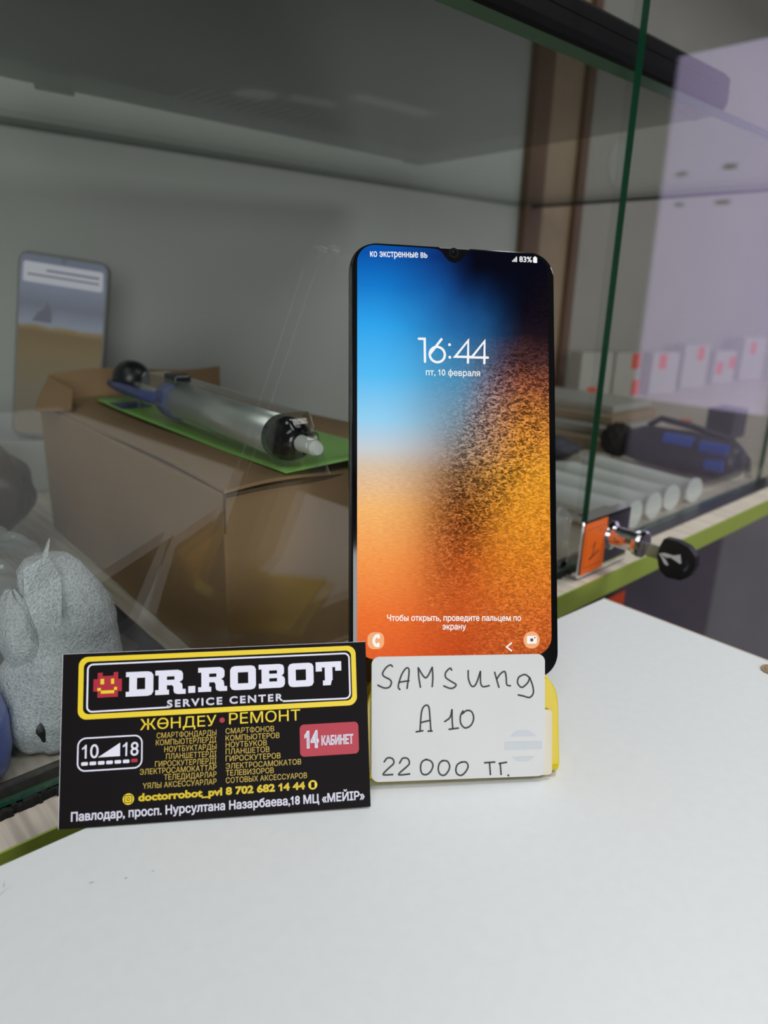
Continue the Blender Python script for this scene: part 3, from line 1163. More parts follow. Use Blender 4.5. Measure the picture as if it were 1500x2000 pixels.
# white boxes with price stickers at the far back
boxes = [(0.866, 0.520, 0.062, 0.080, [(-0.006, 0.018)], 'small white box with orange sticker, leftmost of the far row'),
         (0.978, 0.536, 0.056, 0.074, [(0.016, 0.060), (0.022, 0.018)], 'small white box with two orange stickers, second from left in the far row'),
         (1.082, 0.530, 0.064, 0.070, [(-0.008, 0.055)], 'small white box with orange sticker, third from left in the far row'),
         (1.206, 0.538, 0.066, 0.078, [(0.010, 0.062)], 'small white box with orange sticker, fourth from left in the far row'),
         (1.325, 0.538, 0.060, 0.062, [(-0.015, 0.030), (0.020, 0.040)], 'small white box with two orange stickers, fifth from left in the far row'),
         (1.440, 0.534, 0.070, 0.085, [(-0.006, 0.064)], 'small white box with orange sticker, rightmost of the far row')]
for (x, y, wd, h, st, lab) in boxes:
    p = k(x, y, FL)
    bxx = thing('price_box', lab, 'box', Matrix.Translation(p) @ Matrix.Rotation(-0.25, 4, 'Z'), 'white boxes with orange stickers')
    MB().box(-wd / 2, wd / 2, -0.012, 0.012, 0.0003, h).build('carton', M['pale_box'], bxx, bevel=0.001)
    for (sx_, sz_) in st:
        MB().box(sx_ - 0.0085, sx_ + 0.0085, -0.0126, -0.0121, sz_ - 0.012, sz_ + 0.012).build('price_sticker', M['orange_red'], bxx)
p = k(0.812, 0.312, FL)
o = MB().box(-0.020, 0.020, -0.016, 0.016, 0, 0.034).build('slate_box', M['slate'], bevel=0.001)
o.location = p + Vector((0, 0, 0.0003))
tag(o, 'small slate grey box standing beyond the brush tool', 'box')
o = MB().box(-0.016, 0.016, -0.006, 0.006, 0, 0.004).build('price_label', M['orange_red'])
o.location = k(0.846, 0.377, FL) + Vector((0, 0, 0.0003))
tag(o, 'flat orange price label lying on the showcase floor', 'label')

# ------------------------------------------------------------------ lock and key
lk = thing('showcase_lock', 'chrome showcase lock with orange number sticker clamped on the glass edge', 'lock', Matrix.Translation(k(0.345, 0.19, FL)))
LK = lk.matrix_world.translation


def kl(x, y, z):
    return k(x, y, z) - LK


a, b = kl(0.3190, 0.1850, -0.1470), kl(0.3690, 0.1938, -0.1150)
MB().box(a.x, b.x, a.y, b.y, a.z, b.z).build('body', M['chrome'], lk, bevel=0.0012, seg=3)
a, b = kl(0.3400, 0.1938, -0.1420), kl(0.3690, 0.2025, -0.1180)
MB().box(a.x, b.x, a.y, b.y, a.z, b.z).build('inner_clamp', M['chrome'], lk, bevel=0.001)
st = MB()
a, b = kl(0.3205, 0.18492, -0.1448), kl(0.3425, 0.18462, -0.1158)
st.box(a.x, b.x, b.y, a.y, a.z, b.z)
so = st.build('number_sticker', M['orange'], lk)
so['label'] = 'orange sticker marked 1'
f = Flat(b.y - 0.00006)
X0, X1, Z0, Z1 = a.x * 1000, b.x * 1000, a.z * 1000, b.z * 1000
f.stroke(rrect(X0 + 2, X1 - 2, Z0 + 4, Z1 - 4, 1.2), 0.22, True)
xm, zm = (X0 + X1) / 2, (Z0 + Z1) / 2
def sk(x, z):
    q = kl(x, 0, z)
    return (q.x * 1000, q.z * 1000)


f.stroke([sk(0.33198, -0.12785), sk(0.33130, -0.1322), sk(0.32982, -0.13681)], 0.8)
f.stroke([sk(0.32733, -0.13709), sk(0.33180, -0.1355), sk(0.33637, -0.13360)], 1.0)
f.stroke([sk(0.33198, -0.12785), sk(0.32902, -0.13070)], 0.5)
for j in range(4):
    f.stroke([(xm + 3.6 + j * 1.2, zm + 8.4), (xm + 3.9 + j * 1.2, zm + 10.2)], 0.3)
f.build('lettering', M['ink'], so)
BC = kl(0.3480, 0, -0.1275)
b = MB()
ys = [kl(0, yy, 0).y for yy in (0.1850, 0.1838, 0.1828, 0.1700, 0.1690, 0.1668, 0.1650, 0.1644)]
b.tube([(BC.x, y, BC.z) for y in ys], [0.0088, 0.0088, 0.0062, 0.0062, 0.0078, 0.0082, 0.0080, 0.0070], 28)
b.build('cylinder', M['chrome'], lk)

ky = thing('key', 'small key with black plastic head marked 1 in the lock', 'key', Matrix.Translation(k(0.3480, 0.155, -0.1310)))
KO = ky.matrix_world.translation


def kk(x, y, z):
    return k(x, y, z) - KO


a, b = kk(0.3472, 0.1500, -0.1330), kk(0.3488, 0.1642, -0.1262)
bl_ = MB().box(a.x, b.x, a.y, b.y, a.z, b.z).build('blade', M['steel'], ky)
# bow: D-shaped head in the plane of the blade
hy, hz = kk(0, 0.1475, 0).y, kk(0, 0, -0.1315).z
pts = []
for (yy, zz) in ((0.1537, -0.1201), (0.1469, -0.1199), (0.1405, -0.1214), (0.1364, -0.1254), (0.1355, -0.1310), (0.1377, -0.1367), (0.1420, -0.1402), (0.1497, -0.1407), (0.1538, -0.1379), (0.1561, -0.1308), (0.1555, -0.1255)):
    q = kk(0, yy, zz)
    pts.append((q.y, q.z))
hol = []
for (yy, zz) in ((0.1406, -0.1272), (0.1390, -0.1290), (0.1390, -0.1323), (0.1409, -0.1355), (0.1432, -0.1360), (0.1410, -0.1330), (0.1408, -0.1295)):
    q = kk(0, yy, zz)
    hol.append((q.y, q.z))
pts = round_poly(pts, 0.0012, 3)
hol = round_poly(hol, 0.0006, 3)
xs_ = (kk(0.3457, 0, 0).x, kk(0.3503, 0, 0).x)
lv = [Vector(p) for p in pts + hol]
n1, n2 = len(pts), len(hol)
ed = [(i, (i + 1) % n1) for i in range(n1)] + [(n1 + i, n1 + (i + 1) % n2) for i in range(n2)]
v2, f2 = evenodd(lv, ed, [pts, hol], 1e-7)
b = MB()
for s_, x_ in ((0, xs_[0]), (1, xs_[1])):
    b.add([(x_, p.x, p.y) for p in v2], [list(q) for q in f2])
for lst in (pts, hol):
    m_ = len(lst)
    b.add([(xs_[0], p[0], p[1]) for p in lst] + [(xs_[1], p[0], p[1]) for p in lst], [(i, (i + 1) % m_, m_ + (i + 1) % m_, m_ + i) for i in range(m_)])
bow = b.build('bow', M['black'], ky)
b = MB()
one = [[(0.1552, -0.1291), (0.1523, -0.1279), (0.1473, -0.1279), (0.1452, -0.1270), (0.1440, -0.1263), (0.1427, -0.1307), (0.1437, -0.1313), (0.1452, -0.1306), (0.1487, -0.1294), (0.1508, -0.1301)],
       [(0.1552, -0.1291), (0.1525, -0.1303), (0.1509, -0.1315), (0.1491, -0.1336), (0.1501, -0.1343), (0.1517, -0.1335), (0.1531, -0.1314)]]
for lpz in one:
    b.add([(xs_[0] - 0.00015, kk(0, y, 0).y, kk(0, 0, z).z) for y, z in lpz], [list(range(len(lpz)))])
o = b.build('number', M['paper'], bow, fix=False)
o['label'] = 'white painted numeral 1'

# ------------------------------------------------------------------ phone stand, phone, price card, business card
SGY, SGL = -0.6393, 0.3268
SO = Vector((0.1278, 0.1371, H0 - 0.149))
sd = thing('phone_stand', 'glossy yellow bent plastic stand holding the lit phone on the counter', 'stand',
           frame((SO.x, SO.y, 0.900), SGY, 0.0))
path = [(0.070, 0.0014), (0.040, 0.0014), (0.0065, 0.0014), (0.0042, 0.0017), (0.0036, 0.0028)]
for i in range(17):
    t_ = i / 16
    path.append((0.0036 + 0.0092 * t_, 0.0040 + 0.0256 * t_))
path += [(0.0138, 0.0308), (0.0154, 0.0312), (0.0168, 0.0300), (0.0205, 0.0205), (0.0220, 0.0180), (0.0240, 0.0168), (0.0372, 0.0120), (0.0392, 0.0125), (0.0405, 0.0150)]
for i in range(1, 7):
    path.append((0.0405 + 0.342 * 0.0125 * i, 0.0150 + 0.94 * 0.0125 * i))
half = []
for (d, z) in path:
    ins = 0.0
    if d < 0.018 and z > 0.0215:
        q = min(1.0, (z - 0.0215) / 0.0100)
        ins = 0.0070 * (1 - math.sqrt(max(0, 1 - q * q)))
    half.append(ins)
mb = MB()
vs, fs = [], []
NX = 9
for (d, z), ins in zip(path, half):
    x0_, x1_ = -0.0015 + ins, 0.0617 - ins
    vs += [(x0_ + (x1_ - x0_) * i / (NX - 1), d, z) for i in range(NX)]
for j in range(len(path) - 1):
    for i in range(NX - 1):
        fs.append((j * NX + i, j * NX + i + 1, (j + 1) * NX + i + 1, (j + 1) * NX + i))
mb.add(vs, fs)
mb.build('bent_sheet', M['yellow'], sd, solid=0.0024, bevel=0.0005, smooth=False)

# phone
Rz = Matrix.Rotation(math.radians(-34.3202), 4, 'Z')
Rx = Matrix.Rotation(math.radians(-19.9857), 4, 'X')
Ry = Matrix.Rotation(math.radians(1.3021), 4, 'Y')
PM = Matrix.Translation((0.1868, 0.1614, H0 - 0.0582)) @ Rz @ Rx @ Ry
ph = thing('smartphone', 'large black smartphone with blue and orange lock screen standing upright in the yellow stand', 'phone', PM, 'smartphones')
mb = MB()
mb.prism(rrect(-0.0378, 0.0378, -0.0778, 0.0778, 0.0095, 10), 0.0006, 0.0079, 'y')
mb.build('body', M['phone_body'], ph, bevel=0.0022, seg=4)
mb = MB()
mb.prism(rrect(-0.0371, 0.0371, -0.0771, 0.0771, 0.0090, 10), 0.0, 0.0012, 'y')
mb.build('front_glass', M['phone_glass'], ph, bevel=0.0004, seg=2)
mb = MB()
mb.box(0.0374, 0.0383, 0.0030, 0.0052, 0.028, 0.044)
mb.build('power_button', M['phone_body'], ph, bevel=0.0003)
f = Flat(-0.00006)
f.poly([[(-6.1, 78.2 - 1.2), (5.7, 78.4 - 1.2), (5.2, 76.6), (-5.6, 76.5)]])
f.build('earpiece', M['grey_metal'], ph)


def wallpaper():
    m = bpy.data.materials.new('lock_screen_picture')
    m.use_nodes = True
    nt = m.node_tree
    N, L = nt.nodes, nt.links
    N.remove(N['Principled BSDF'])

    def math_(op, a=None, b=None, clamp=False):
        n_ = N.new('ShaderNodeMath')
        n_.operation = op
        n_.use_clamp = clamp
        for i, q in enumerate((a, b)):
            if q is None:
                continue
            if isinstance(q, (int, float)):
                n_.inputs[i].default_value = q
            else:
                L.new(q, n_.inputs[i])
        return n_.outputs[0]

    def rng(x, a, b, c=0.0, d=1.0, smooth=True):
        n_ = N.new('ShaderNodeMapRange')
        n_.interpolation_type = 'SMOOTHSTEP' if smooth else 'LINEAR'
        for i, q in enumerate((a, b, c, d)):
            n_.inputs[i + 1].default_value = q
        L.new(x, n_.inputs[0])
        return n_.outputs[0]

    def ramp(x, stops):
        n_ = N.new('ShaderNodeValToRGB')
        cr = n_.color_ramp
        stops = sorted(stops)
        for i, (p_, c_) in enumerate(stops):
            e = cr.elements[i] if i < 2 else cr.elements.new(p_)
            e.position = p_
            e.color = rgb(*c_)
        L.new(x, n_.inputs[0])
        return n_.outputs[0]

    def mix(f_, a, b, mode='MIX'):
        n_ = N.new('ShaderNodeMix')
        n_.data_type = 'RGBA'
        n_.blend_type = mode
        if isinstance(f_, (int, float)):
            n_.inputs[0].default_value = f_
        else:
            L.new(f_, n_.inputs[0])
        for i, q in ((6, a), (7, b)):
            if isinstance(q, tuple):
                n_.inputs[i].default_value = q
            else:
                L.new(q, n_.inputs[i])
        return n_.outputs[2]
    tc = N.new('ShaderNodeTexCoord')
    sp = N.new('ShaderNodeSeparateXYZ')
    L.new(tc.outputs['Object'], sp.inputs[0])
    u = rng(sp.outputs['X'], -0.0354, 0.0347, smooth=False)
    v = rng(sp.outputs['Z'], -0.0688, 0.0764, smooth=False)
    # gentle wobble
    nz = N.new('ShaderNodeTexNoise')
    nz.inputs['Scale'].default_value = 70
    nz.inputs['Detail'].default_value = 4
    L.new(tc.outputs['Object'], nz.inputs['Vector'])
    wob = math_('MULTIPLY', math_('SUBTRACT', nz.outputs['Fac'], 0.5), 0.06)
    v2_ = math_('ADD', v, math_('MULTIPLY', wob, u))
    left = ramp(v2_, [(0.98, (12, 82, 168)), (0.90, (22, 120, 202)), (0.80, (48, 164, 236)), (0.68, (86, 188, 244)), (0.57, (150, 208, 240)), (0.505, (196, 206, 212)), (0.455, (216, 192, 164)), (0.356, (244, 182, 110)), (0.23, (244, 152, 78)), (0.107, (236, 116, 52)), (0.0, (226, 96, 46))])
    midc = ramp(v2_, [(0.98, (14, 38, 98)), (0.90, (22, 72, 140)), (0.80, (36, 104, 166)), (0.68, (76, 146, 186)), (0.57, (128, 150, 166)), (0.50, (152, 140, 134)), (0.45, (158, 116, 80)), (0.36, (170, 96, 40)), (0.23, (202, 94, 36)), (0.10, (208, 92, 38)), (0.0, (200, 76, 32))])
    right = ramp(v2_, [(0.98, (8, 9, 20)), (0.85, (11, 11, 24)), (0.79, (22, 20, 34)), (0.73, (92, 56, 56)), (0.66, (168, 94, 62)), (0.57, (226, 142, 56)), (0.45, (246, 166, 50)), (0.36, (246, 160, 44)), (0.23, (240, 140, 40)), (0.10, (230, 115, 45)), (0.0, (214, 98, 44))])
    uw = math_('ADD', u, wob)
    c = mix(rng(uw, 0.08, 0.55), left, midc)
    c = mix(rng(uw, 0.48, 0.88), c, right)
    # dark corner at the top right
    dk = math_('MULTIPLY', rng(v2_, 0.80, 0.97), rng(uw, 0.40, 0.62))
    c = mix(dk, c, rgb(9, 10, 22))
    # diagonal wrinkled band: dark creases
    diag = math_('ADD', math_('MULTIPLY', v, 0.80), math_('MULTIPLY', uw, -0.62))      # constant along the band
    dist = math_('ABSOLUTE', math_('SUBTRACT', diag, -0.02))
    band = rng(dist, 0.24, 0.0)
    band = math_('MULTIPLY', band, rng(uw, 0.22, 0.62))
    low = math_('MULTIPLY', rng(uw, 0.25, 0.85), rng(v, 0.85, 0.70))
    mask = math_('ADD', math_('MULTIPLY', band, 0.95), math_('MULTIPLY', low, 0.55), clamp=True)
    mp = N.new('ShaderNodeMapping')
    mp.inputs['Rotation'].default_value = (0, math.radians(25), 0)
    mp.inputs['Scale'].default_value = (1.0, 1.0, 1.9)
    L.new(tc.outputs['Object'], mp.inputs[0])
    nn = N.new('ShaderNodeTexNoise')
    nn.inputs['Scale'].default_value = 620
    nn.inputs['Detail'].default_value = 4
    nn.inputs['Roughness'].default_value = 0.65
    nn.inputs['Distortion'].default_value = 1.2
    L.new(mp.outputs[0], nn.inputs['Vector'])
    crease = rng(nn.outputs['Fac'], 0.59, 0.42)
    crease = math_('MULTIPLY', crease, mask)
    c = mix(math_('MULTIPLY', crease, 0.86), c, rgb(36, 20, 14))
    gl = math_('MULTIPLY', rng(nn.outputs['Fac'], 0.55, 0.72), math_('MULTIPLY', math_('MULTIPLY', mask, rng(v, 0.74, 0.60)), 0.35))
    c = mix(gl, c, rgb(255, 214, 140))
    fine = N.new('ShaderNodeTexNoise')
    fine.inputs['Scale'].default_value = 1100
    fine.inputs['Detail'].default_value = 2
    mp2 = N.new('ShaderNodeMapping')
    mp2.inputs['Scale'].default_value = (0.45, 1.0, 1.6)
    L.new(tc.outputs['Object'], mp2.inputs[0])
    L.new(mp2.outputs[0], fine.inputs['Vector'])
    c = mix(math_('MULTIPLY', rng(v, 0.52, 0.40), 0.30), c, fine.outputs['Fac'], 'OVERLAY')
    em = N.new('ShaderNodeEmission')
    L.new(c, em.inputs[0])
    em.inputs[1].default_value = 1.0
    L.new(em.outputs[0], N['Material Output'].inputs[0])
    return m


# lit screen with rounded corners and a drop shaped notch
o1 = []
x0_, x1_, zb0, zt = -35.35, 34.65, -68.8, 76.3
pts = rrect(x0_, x1_, zb0, zt, 6.5, 8)
nb = len(pts)
# split the top edge to insert the notch (between the top-right and top-left corners)
tr_end = 3 * 9
notch = [(7.6, zt), (5.6, zt - 0.35), (4.2, zt - 1.3), (3.0, zt - 2.8), (1.6, zt - 4.2), (-0.5, zt - 4.9), (-2.4, zt - 4.2), (-3.7, zt - 2.8), (-4.9, zt - 1.2), (-6.3, zt - 0.3), (-8.2, zt)]
pts = pts[:tr_end] + notch + pts[tr_end:]
f = Flat(-0.00006)
f.poly([pts])
scr = f.build('screen', wallpaper(), ph)
WH = emit('screen_white', (1, 1, 1, 1), 0.92)
WD = emit('screen_soft_white', rgb(205, 220, 235), 0.8)
WI = emit('icon_back', rgb(250, 178, 124), 0.95)
DKI = emit('icon_grey', rgb(120, 90, 80), 0.8)
f = Flat(-0.00012)
write(f, 'ко экстренные вь', -30.77, 71.97, -10.17, 72.74, 2.35, 0.07)
f.build('status_text', WH, scr)
f = Flat(-0.00012)
write(f, '83%', 23.94, 73.3, 28.71, 73.4, 1.95, 0.10)
f.poly([rrect(29.15, 30.7, 73.25, 75.3, 0.3)]).poly([rrect(29.55, 30.3, 75.2, 75.6, 0.1)])
for i in range(4):
    f.poly([rrect(21.2 + i * 0.5, 21.55 + i * 0.5, 73.15, 73.65 + i * 0.5, 0.05)])
f.build('battery_and_signal', WH, scr)
f = Flat(-0.00012)
wk = 0.85
f.stroke([(-13.4, 43.45), (-11.3, 43.5), (-11.2, 35.3)], wk)
f.stroke([(-5.2, 43.6), (-7.2, 41.0), (-9.2, 38.4)], wk)
f.stroke([(-6.75 + 2.75 * math.cos(a * math.pi / 14), 38.05 + 2.75 * math.sin(a * math.pi / 14)) for a in range(28)], wk, True)
f.disc(-2.28, 41.75, 0.52)
f.disc(-2.2, 37.25, 0.52)
for dx in (0.0, 6.05):
    f.stroke([(4.45 + dx, 35.55), (4.60 + dx, 43.55), (-0.25 + dx, 37.5), (6.2 + dx if dx == 0 else 5.8 + dx, 37.65)], wk, round_=True)
f.build('clock_digits', WH, scr)
f = Flat(-0.00012)
write(f, 'пт, 10 февраля', -10.89, 30.52, 8.9, 30.8, 2.15, 0.05)
f.build('date_text', WH, scr)
f = Flat(-0.00012)
write(f, 'Чтобы открыть, проведите пальцем по', -24.96, -55.67, 23.29, -56.52, 2.0, 0.08)
write(f, 'экрану', -5.34, -59.02, 3.14, -59.18, 2.0, 0.08)
f.build('hint_text', WH, scr)
f = Flat(-0.00010)
f.poly([rrect(-31.75, -25.95, -65.3, -59.5, 2.2)], 0)
f.stroke([(-27.9, -60.6), (-28.9, -60.9), (-29.6, -62.4), (-29.0, -63.9), (-28.0, -64.2)], 0.95, False, 1, lift=-0.00016, smooth=5)
f.stroke([(-28.2, -60.7), (-27.9, -61.2)], 1.1, False, 1, lift=-0.00016)
f.stroke([(-28.3, -64.1), (-28.0, -63.6)], 1.1, False, 1, lift=-0.00016)
f.build('call_shortcut', [WI, WH], scr)
f = Flat(-0.00010)
f.disc(27.2, -63.4, 3.05, 0, 32)
f.poly([rrect(25.4, 29.1, -64.7, -61.9, 0.5)], 1, lift=-0.00016)
f.disc(27.2, -63.35, 0.62, 2, 20, lift=-0.00020)
f.disc(28.35, -62.55, 0.28, 2, 12, lift=-0.00020)
f.build('camera_shortcut', [WI, WH, DKI], scr)
f = Flat(-0.00012)
f.stroke([(19.7, -64.3), (17.9, -65.65), (19.7, -67.0)], 0.55)
f.build('back_arrow', WH, scr)
f = Flat(-0.00010)
f.disc(-0.5, 75.1, 1.9, 0, 28)
f.disc(-0.5, 75.1, 1.1, 1, 24, lift=-0.00014)
f.disc(-0.75, 75.5, 0.16, 2, 12, lift=-0.00018)
f.build('front_camera', [M['phone_body'], M['phone_glass'], M['grey_metal']], ph)

# price card resting on the stand's lip
SF = frame((SO.x, SO.y, SO.z), SGY, SGL, -0.0108)
cr = MB()
cr.prism(rrect(0.004, 0.0588, 0.0004, 0.0214, 0.0012, 4), 0.00062, 0.00105, 'y')
o = cr.build('paper_slip', M['cream'])
o.matrix_world = SF
tag(o, 'cream paper slip tucked behind the handwritten price card', 'paper')
pcd = thing('price_card', 'white card handwritten with model and price leaning on the yellow stand', 'card', SF)
mb = MB()
mb.prism(rrect(-0.0003, 0.0562, 0.0003, 0.0396, 0.0024, 6), 0.0, 0.0005, 'y')
mb.build('card', M['paper'], pcd)
f = Flat(-0.00003)
cxs, czs, rs_ = 48.9, 10.2, 5.2


def seg_(z0_, z1_):
    out_ = []
    for i in range(13):
        z = z0_ + (z1_ - z0_) * i / 12
        out_.append((cxs - math.sqrt(max(0, rs_ ** 2 - (z - czs) ** 2)), z))
    for i in range(13):
        z = z1_ + (z0_ - z1_) * i / 12
        out_.append((cxs + math.sqrt(max(0, rs_ ** 2 - (z - czs) ** 2)) + 0.001, z))
    return out_


f.poly([seg_(13.2, 15.3)]).poly([rrect(42.6, 55.2, 9.0, 11.6, 0.2)]).poly([seg_(5.2, 6.8)])
f.build('faint_stamp', M['stamp'], pcd)
STROKES = [
 [(6.3,36.5),(5.7,37.0),(4.4,36.3),(3.2,34.5),(3.7,33.4),(5.5,32.4),(6.0,31.3),(5.3,30.0),(3.7,29.8),(1.7,30.7)],
 [(8.7,29.2),(8.2,30.3),(9.2,33.7),(10.6,35.8),(11.5,35.7),(11.6,33.9),(11.0,29.5)],
 [(8.5,31.5),(11.6,31.9)],
 [(15.3,29.8),(14.8,32.9),(14.6,35.9)], [(14.6,35.9),(17.0,32.7),(19.1,36.0)], [(19.1,36.0),(19.3,32.8),(19.1,29.9)],
 [(25.4,35.0),(24.9,35.6),(23.5,34.3),(23.5,32.7),(25.4,31.3),(26.8,30.4),(26.3,29.5),(24.9,29.2),(22.9,30.0)],
 [(30.8,34.7),(30.9,32.1),(31.9,29.8),(33.3,30.3),(34.8,34.4)], [(34.8,34.4),(34.9,30.7),(35.7,29.5),(37.7,29.8)],
 [(39.5,34.0),(40.2,31.5),(40.9,29.2)],
 [(40.2,31.9),(41.4,33.5),(42.8,34.2),(43.3,32.3),(43.5,30.0),(44.7,29.6)],
 [(50.9,32.2),(49.5,33.1),(47.5,32.3),(47.1,30.4),(48.5,29.0),(50.4,30.4),(51.1,32.1)], [(51.1,32.1),(52.1,29.4),(52.3,27.1),(51.1,25.7),(49.0,26.2),(47.3,26.6)],
 [(15.2,15.9),(15.7,22.0),(16.8,23.9),(18.0,23.5),(18.4,20.1),(18.7,16.0)],
 [(14.0,15.7),(16.1,16.0)], [(17.8,15.8),(19.1,15.8)], [(15.5,18.6),(18.4,19.2)],
 [(23.2,18.7),(24.9,20.0),(25.5,22.4)], [(25.5,22.4),(25.6,19.0),(25.8,16.4)], [(24.6,16.2),(27.6,16.5)],
 [(29.1,21.9),(28.3,20.3),(28.4,18.0),(29.8,16.5),(31.7,17.3),(32.6,19.5),(31.9,21.6),(30.3,22.0),(28.9,21.0)],
 [(3.8,6.6),(4.9,7.8),(6.5,7.4),(6.8,6.0),(5.4,4.7),(3.8,3.2),(3.7,2.5),(6.5,2.5)],
 [(8.7,6.0),(9.7,7.5),(11.3,7.3),(11.8,5.8),(10.6,4.5),(8.8,3.0),(8.7,2.3),(11.9,2.5)],
 [(17.3,6.9),(15.9,6.2),(15.4,4.4),(15.9,2.5),(17.3,2.1),(18.7,3.1),(19.4,4.9),(18.7,6.3),(17.1,6.9)],
 [(22.6,6.4),(21.5,5.5),(21.1,3.7),(21.7,2.1),(23.1,1.7),(24.3,2.9),(24.8,4.5),(24.0,6.1),(22.4,6.3)],
 [(28.7,5.7),(27.3,4.9),(26.8,3.3),(27.3,1.9),(28.7,1.5),(30.1,2.7),(30.8,4.3),(30.1,5.6),(28.5,5.6)],
 [(36.2,5.2),(39.5,5.3)], [(37.8,5.2),(38.1,1.4)], [(41.3,4.9),(41.6,1.3)], [(41.0,4.8),(43.4,5.1)], [(43.9,1.0),(44.1,0.8)],
]
f = Flat(-0.00007)
for s in STROKES:
    f.stroke(s, 0.52, False, 0, smooth=6 if len(s) > 2 else 0)
f.build('handwriting', M['ink'], pcd)

# black business card
CF = frame((0.0479, 0.1825, H0 - 0.151 + 0.0003), -0.6137, 0.4498, 0.0036)
bc = thing('business_card', 'black printed repair shop business card leaning at the left of the phone', 'card', CF)
mb = MB()
mb.prism([(0, 0), (0.09, 0), (0.09, 0.0493), (0, 0.0493)], 0.0, 0.0004, 'y', 0)
cb = mb.build('card', M['card'], bc)
mb = MB()
mb.box(0, 0.09, 0.00002, 0.00038, 0.0493, 0.04938)
mb.box(-0.00012, 0, 0.00002, 0.00038, 0, 0.0493)
o = mb.build('cut_edge', M['c_white'], bc)
f = Flat(-0.00006)
f.poly([rrect(4.5, 86.8, 30.2, 48.3, 2.6, 8), rrect(5.95, 85.35, 31.7, 46.85, 1.7, 8)], 0)
loop = rrect(7.1, 84.7, 32.35, 46.0, 1.5, 8)
# white inner frame, open along the bottom between the two words
bottom = [(30.6, 32.5)] + [p for p in loop[:1]]
lo = rrect(7.1, 84.7, 32.35, 46.0, 1.5, 8)
open_path = [(64.1, 32.5)] + lo[9:] + lo[:9] + [(30.7, 32.5)]
# loop order: bottom-left corner 0..8, bottom-right 9..17, top-right 18..26, top-left 27..35
f.stroke(open_path, 0.5, False, 1, round_=False)
f.build('frame_lines', [M['c_yellow'], M['c_white']], cb)

SL = {
 'D': ([[(0, 0), (0, .2), (.12, .2), (.12, .8), (0, .8), (0, 1), (.80, 1), (.93, .96), (1, .84), (1, .16), (.93, .04), (.80, 0)], [(.40, .28), (.40, .75), (.70, .75), (.70, .28)]]),
 'R': ([[(0, 0), (0, .2), (.11, .2), (.11, .8), (0, .8), (0, 1), (.74, 1), (.86, .95), (.91, .84), (.91, .62), (.87, .55), (.79, .50), (.87, .44), (.89, .36), (.90, .2), (1, .2), (1, 0), (.74, 0), (.63, .05), (.60, .14), (.60, .30), (.55, .38), (.38, .38), (.38, .2), (.45, .2), (.45, 0)], [(.38, .60), (.38, .74), (.63, .74), (.63, .60)]]),
 '.': ([[(0, 0), (0, 1), (1, 1), (1, 0)]]),
 'O': ([[(.18, 0), (.06, .04), (0, .16), (0, .84), (.06, .96), (.18, 1), (.82, 1), (.94, .96), (1, .84), (1, .16), (.94, .04), (.82, 0)], [(.30, .27), (.30, .73), (.70, .73), (.70, .27)]]),
 'B': ([[(0, 0), (0, .2), (.11, .2), (.11, .8), (0, .8), (0, 1), (.80, 1), (.93, .95), (.97, .84), (.97, .64), (.94, .56), (.87, .51), (.96, .45), (1, .36), (1, .16), (.94, .04), (.82, 0)], [(.40, .60), (.40, .74), (.70, .74), (.70, .60)], [(.40, .27), (.40, .41), (.70, .41), (.70, .27)]]),
 'T': ([[(.27, 0), (.27, .21), (.35, .21), (.35, .76), (.24, .76), (.24, .60), (0, .60), (0, 1), (1, 1), (1, .60), (.76, .60), (.76, .76), (.65, .76), (.65, .21), (.62, .21), (.57, .0)]]),
}
f = Flat(-0.00006)
for ch, x0_, x1_, z0_, h in (('D', 18.0, 25.9, 36.15, 7.15), ('R', 26.45, 35.3, 36.2, 7.15), ('.', 36.05, 38.1, 36.35, 2.0), ('R', 38.95, 47.5, 36.45, 7.15), ('O', 48.4, 56.1, 36.5, 7.15),
                             ('B', 56.95, 64.85, 36.6, 7.1), ('O', 65.85, 73.6, 36.55, 7.1), ('T', 74.3, 82.2, 36.6, 7.1)):
    f.poly([[(x0_ + p[0] * (x1_ - x0_), z0_ + p[1] * h) for p in lpz] for lpz in SL[ch]])
f.build('shop_name', M['c_white'], cb)
f = Flat(-0.00006)
write(f, 'SERVICE CENTER', 29.9, 32.5, 64.1, 32.7, 2.0, 0.22, space=0.22)
f.build('subtitle', M['c_white'], cb)
f = Flat(-0.00006)
u_ = 0.96
X, Z = 8.75, 36.3
f.poly([[(X + 1.2, Z), (X + 7.0, Z), (X + 7.0, Z + 1.6), (X + 8.1, Z + 1.6), (X + 8.1, Z + 5.2), (X + 7.0, Z + 5.2), (X + 7.0, Z + 7.2), (X + 5.7, Z + 7.2), (X + 5.7, Z + 6.2), (X + 2.6, Z + 6.2), (X + 2.6, Z + 7.2), (X + 1.2, Z + 7.2), (X + 1.2, Z + 5.4), (X, Z + 5.4), (X, Z + 1.8), (X + 1.2, Z + 1.8)]], 0)
f2 = -0.00010
f.poly([[(10.75, 40.1), (11.8, 40.1), (11.8, 41.7), (10.75, 41.7)]], 1, lift=f2)
f.poly([[(13.75, 40.1), (14.65, 40.1), (14.65, 41.65), (13.75, 41.65)]], 1, lift=f2)
f.poly([[(10.9, 37.4), (14.7, 37.4), (14.7, 38.3), (10.9, 38.3)]], 1, lift=f2)
f.poly([[(9.9, 38.25), (10.9, 38.25), (10.9, 39.1), (9.9, 39.1)]], 1, lift=f2)
f.poly([[(14.65, 38.3), (15.5, 38.3), (15.5, 39.2), (14.65, 39.2)]], 1, lift=f2)
f.build('robot_face_logo', [M['c_red'], M['c_yellow']], cb)
f = Flat(-0.00006)
write(f, 'ЖӨНДЕУ', 22.23, 26.35, 44.3, 26.4, 2.95, 0.04)
